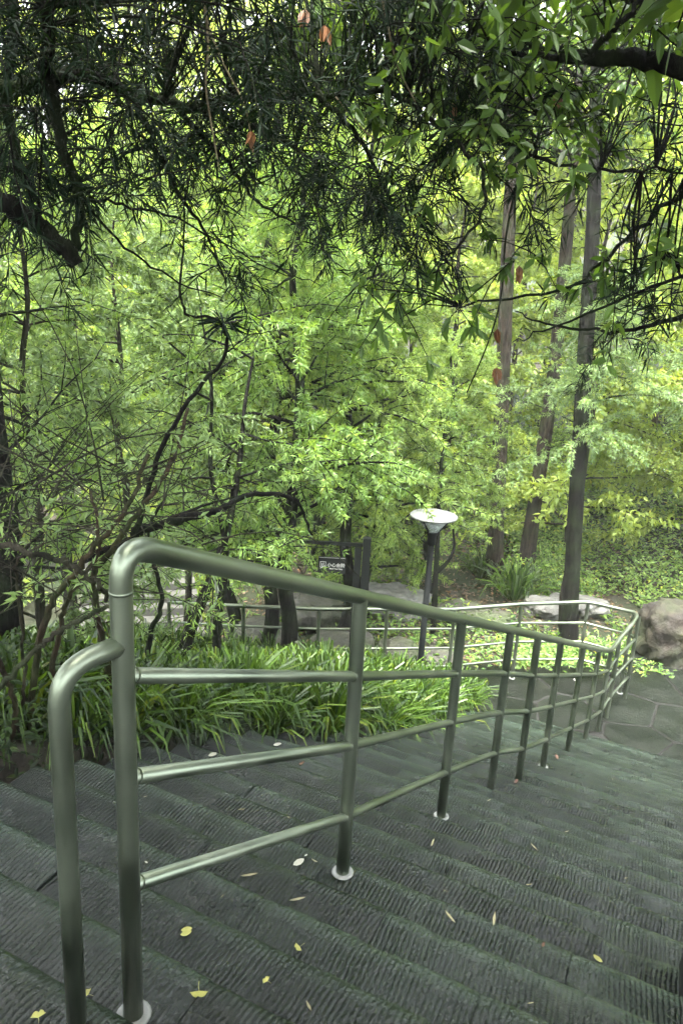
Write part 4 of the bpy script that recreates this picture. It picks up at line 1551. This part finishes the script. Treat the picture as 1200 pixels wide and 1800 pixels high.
# ------------------------------------------------------------------ pale far steps and their rail
fs0 = at(262, 1100, 10.9)
fsr = empty('far_stairs', (fs0[0], fs0[1], gz(fs0[0], fs0[1])), math.radians(14))
tag(fsr, 'pale concrete steps climbing away behind the tangled stems', kind='structure')
for i in range(11):
    bm = bmesh.new()
    box_bm(bm, -1.15, 0.95 - 0.03 * i, 0.27 * i, 0.27 * i + 0.31, -0.3, 0.02 + 0.12 * (i + 1))
    add_mesh('step', bm_mesh('step', bm, 0.008), MAT['pale'], fsr)
bm = bmesh.new()
box_bm(bm, -1.3, 2.2, -0.5, -0.004, -0.4, 0.03)
add_mesh('step_apron', bm_mesh('step_apron', bm, 0.01), MAT['pale'], fsr)
fr = empty('far_railing', (fs0[0] + 1.0, fs0[1] + 0.2, gz(fs0[0], fs0[1])), math.radians(14))
tag(fr, 'thin steel railing beside the pale far steps', 'railing')
for k in range(4):
    T = Tubes()
    T.add([(0.08, 0.1 + 0.85 * k, 0.1 + 0.38 * k - 0.1), (0.08, 0.1 + 0.85 * k, 1.0 + 0.38 * k)], 0.02, 8)
    add_mesh('post', T.mesh('post'), MAT['steel'], fr)
for h in (1.0, 0.55):
    T = Tubes()
    T.add([(0.08, 0.1, h), (0.08, 2.65, h + 1.14)], 0.02, 8, True)
    add_mesh('rail', T.mesh('rail'), MAT['steel'], fr)

# ------------------------------------------------------------------ fallen leaves
def flat_leaf(name, outline, mat, curl=0.2):
    o = np.array(outline, float)
    n = len(o)
    V = np.c_[o, curl * (o[:, 0] ** 2 + o[:, 1] ** 2) / (np.abs(o).max() + 1e-6) * 0.6]
    me = bpy.data.meshes.new(name)
    V2_ = np.vstack([V, [[o[:, 0].mean(), o[:, 1].mean(), 0.0]]])
    me.from_pydata(V2_.tolist(), [], [[i, (i + 1) % n, n] for i in range(n)])
    me.materials.append(mat)
    return me


gk = [(0.0, 0.0)] + [(0.036 * math.cos(a) * (0.93 + 0.08 * math.sin(9 * a)), 0.036 * math.sin(a) * (0.93 + 0.08 * math.sin(7 * a))) for a in np.radians(np.linspace(15, 165, 12))]
gk[6] = (gk[6][0] * 0.8, gk[6][1] * 0.8)
lance = [(0, 0), (0.014, 0.004), (0.032, 0.0055), (0.05, 0.003), (0.06, 0), (0.05, -0.003), (0.032, -0.0055), (0.014, -0.004)]
oval = [(0, 0), (0.008, 0.008), (0.02, 0.011), (0.032, 0.007), (0.038, 0), (0.032, -0.007), (0.02, -0.011), (0.008, -0.008)]
LM = dict(gk=flat_leaf('ginkgo_leaf', gk, MAT['yellow']), lance=flat_leaf('fallen_leaf', lance, MAT['straw']), oval=flat_leaf('fallen_leaf', oval, MAT['palew']),
          green=flat_leaf('fallen_leaf', oval, MAT['yellow']), red=flat_leaf('fallen_leaf', oval, MAT['redleaf'], 0.5))


def on_steps(px, py):
    """where a leaf seen on the stairs lies: the tread under that bearing"""
    for k in range(-3, NSTEP + 1):
        p = on_z(px, py, tread_z(k))
        s, v = sv(p[0], p[1])
        if E0 + TREAD * (k - 1) <= s <= E0 + TREAD * k - 0.02 or (k == NSTEP and s > E0 + TREAD * (NSTEP - 1)):
            return p
    return None


def drop(kind, px, py, rz, sc, label, group=None):
    p = on_steps(px, py)
    if p is None:
        return
    nm = 'ginkgo_leaf' if kind == 'gk' else 'fallen_leaf'
    o = add_mesh(nm, LM[kind], None, None, (p[0], p[1], p[2] + 0.006))
    o.rotation_euler = (0.06, -0.05, rz)
    o.scale = (sc, sc, sc)
    tag(o, label, 'leaf', group)
    if kind == 'gk':
        T = Tubes()
        T.add([(0, 0, 0.001), (0.003, -0.016, 0.004), (0.001, -0.034, 0.009)], 0.0011, 4)
        add_mesh('stalk', T.mesh('stalk'), MAT['yellow'], o)


drop('gk', 350, 1745, 3.3, 0.62, 'yellow ginkgo leaf with its stalk, nearest to the railing foot')
drop('gk', 527, 1667, 2.2, 0.45, 'small folded yellow ginkgo leaf on the middle of the near steps')
drop('gk', 470, 1728, 0.9, 0.36, 'tiny pale yellow ginkgo leaf right of the largest one')
drop('gk', 68, 1793, 0.4, 0.45, 'yellow ginkgo leaf at the bottom corner behind the return loop')
drop('gk', 156, 1752, 1.2, 0.4, 'yellow ginkgo leaf between the feet of the two nearest tubes')
drop('oval', 515, 1523, 0.6, 1.2, 'pale cream leaf lying left of the first intermediate post')
drop('oval', 480, 1311, 0.2, 1.3, 'pale cream leaf at the edge of the lilyturf')
drop('oval', 366, 1330, 0.4, 1.2, 'pale leaf on a step corner by the lilyturf')
drop('green', 318, 1638, 0.1, 0.8, 'one of two little green oval leaflets lying together')
drop('green', 317, 1646, 0.3, 0.8, 'lower of two little green oval leaflets lying together')
drop('green', 1058, 1694, 2.4, 0.9, 'lone pale green oval leaf on the near right steps')
drop('red', 525, 1345, 0.4, 0.8, 'orange-red leaf on the steps below the lilyturf')
drop('red', 980, 1336, 1.8, 1.3, 'orange-red leaf beside the fifth post')
drop('red', 903, 1378, 0.8, 1.0, 'orange-red leaf by the white flange of the fourth post')
drop('red', 952, 1667, 1.0, 0.45, 'red-brown leaf scrap on the near right steps')
drop('lance', 422, 1542, 0.1, 1.0, 'straw coloured lance leaf lying below the lowest rail')
drop('lance', 508, 1585, 0.15, 0.9, 'straw coloured lance leaf right of the first post shadow')
drop('lance', 800, 1625, 2.2, 0.9, 'greenish lance leaf on the middle steps')
drop('lance', 866, 1630, 1.3, 0.9, 'upright greenish lance leaf right of its neighbour on the middle steps')
drop('lance', 757, 1490, 1.2, 0.8, 'pair-like lance leaf below the second post')
drop('lance', 945, 1497, 2.2, 0.8, 'straw lance leaf right of the third post')
rr_ = random.Random(4)
for i in range(18):
    k_ = rr_.choice(['lance', 'lance', 'lance', 'lance', 'oval'])
    a, b = rr_.choice([((20, 600), (1340, 1640)), ((300, 1150), (1450, 1780)), ((640, 1180), (1180, 1420))])
    drop(k_, rr_.uniform(*a), rr_.uniform(*b), rr_.uniform(0, 6.28), rr_.uniform(0.25, 0.6), 'tiny leaf scrap scattered on the wet steps', 'tiny leaf scraps on the steps')

# dry curled leaves hanging in the boughs
for px, py, d, lab in ((440, 247, 3.0, 'curled orange dry leaf hanging at the end of a pale vine'), (536, 35, 3.2, 'curled orange dry leaf high up, left of its pair'), (569, 62, 3.2, 'curled orange dry leaf high up, right of its pair'),
                       (910, 482, 3.3, 'hanging red-brown dry leaf in front of the brown trunk'), (872, 592, 3.5, 'red-brown dry leaf hanging beside the straight brown trunk'), (871, 660, 3.5, 'lowest red-brown dry leaf hanging beside the straight brown trunk'),
                       (795, 195, 3.4, 'reddish dry leaf caught in the dark boughs'), (982, 178, 3.3, 'orange dry leaf under the thick dark bough')):
    p = at(px, py, d)
    rngd = np.random.default_rng(int(px))
    n = 5
    D = unit(np.array([0, 0, -1.0]) + rngd.normal(0, 0.22, (n, 3)))
    me = leaf_mesh('dry_leaf', rngd, np.tile([0, 0, 0.035], (n, 1)), D, rngd.uniform(0.05, 0.085, n), 0.032, 'broad', 0.0, 0.2)
    o = add_mesh('dry_leaf', me, MAT['dry'], None, p)
    tag(o, lab, 'leaf', 'dry leaves hanging in the boughs')

# pale hanging vines
for pts, lab in (([(345, -60, 3.0), (362, 30, 3.0), (392, 110, 3.0), (428, 180, 3.0), (441, 236, 3.0)], 'thicker pale vine hanging in front of the dark boughs'),
                 ([(352, -60, 2.9), (366, 70, 2.9), (362, 150, 2.9), (372, 220, 2.9), (386, 300, 2.9)], 'thin pale vine hanging beside the thicker one'),
                 ([(590, 170, 3.3), (640, 230, 3.3), (690, 262, 3.3)], 'short slanting pale vine in the middle of the boughs'),
                 ([(664, -40, 3.2), (684, 60, 3.2), (700, 120, 3.2), (730, 180, 3.2)], 'curved pale vine under the broad leaves'),
                 ([(905, 330, 3.4), (888, 420, 3.4), (880, 520, 3.4), (858, 600, 3.5), (820, 690, 3.6)], 'long thin dark vine hanging in front of the brown trunk')):
    T = Tubes()
    P = spline(np.array([at(*q) for q in pts]), 6)
    T.add(P - P[0], np.linspace(0.0045, 0.003, len(P)), 6, True)
    o = add_mesh('vine', T.mesh('vine'), MAT['bark_pale'] if 'pale' in lab else MAT['bark_dark'], None, P[0])
    tag(o, lab, 'vine', 'hanging vines')

# ------------------------------------------------------------------ damp air under the trees
bm = bmesh.new()
box_bm(bm, -126, 126, -46, 166, -4.5, 60)
hz = NT('damp_air')
hz.t.nodes.remove(hz.p)
pv = hz.n('VolumePrincipled')
pv.inputs['Color'].default_value = (0.93, 0.97, 0.9, 1)
pv.inputs['Density'].default_value = 0.0018
pv.inputs['Anisotropy'].default_value = 0.2
hz.l(pv.outputs[0], hz.out.inputs['Volume'])
tag(add_mesh('haze', bm_mesh('haze', bm), hz.m), 'thin damp haze hanging in the wood', kind='stuff')
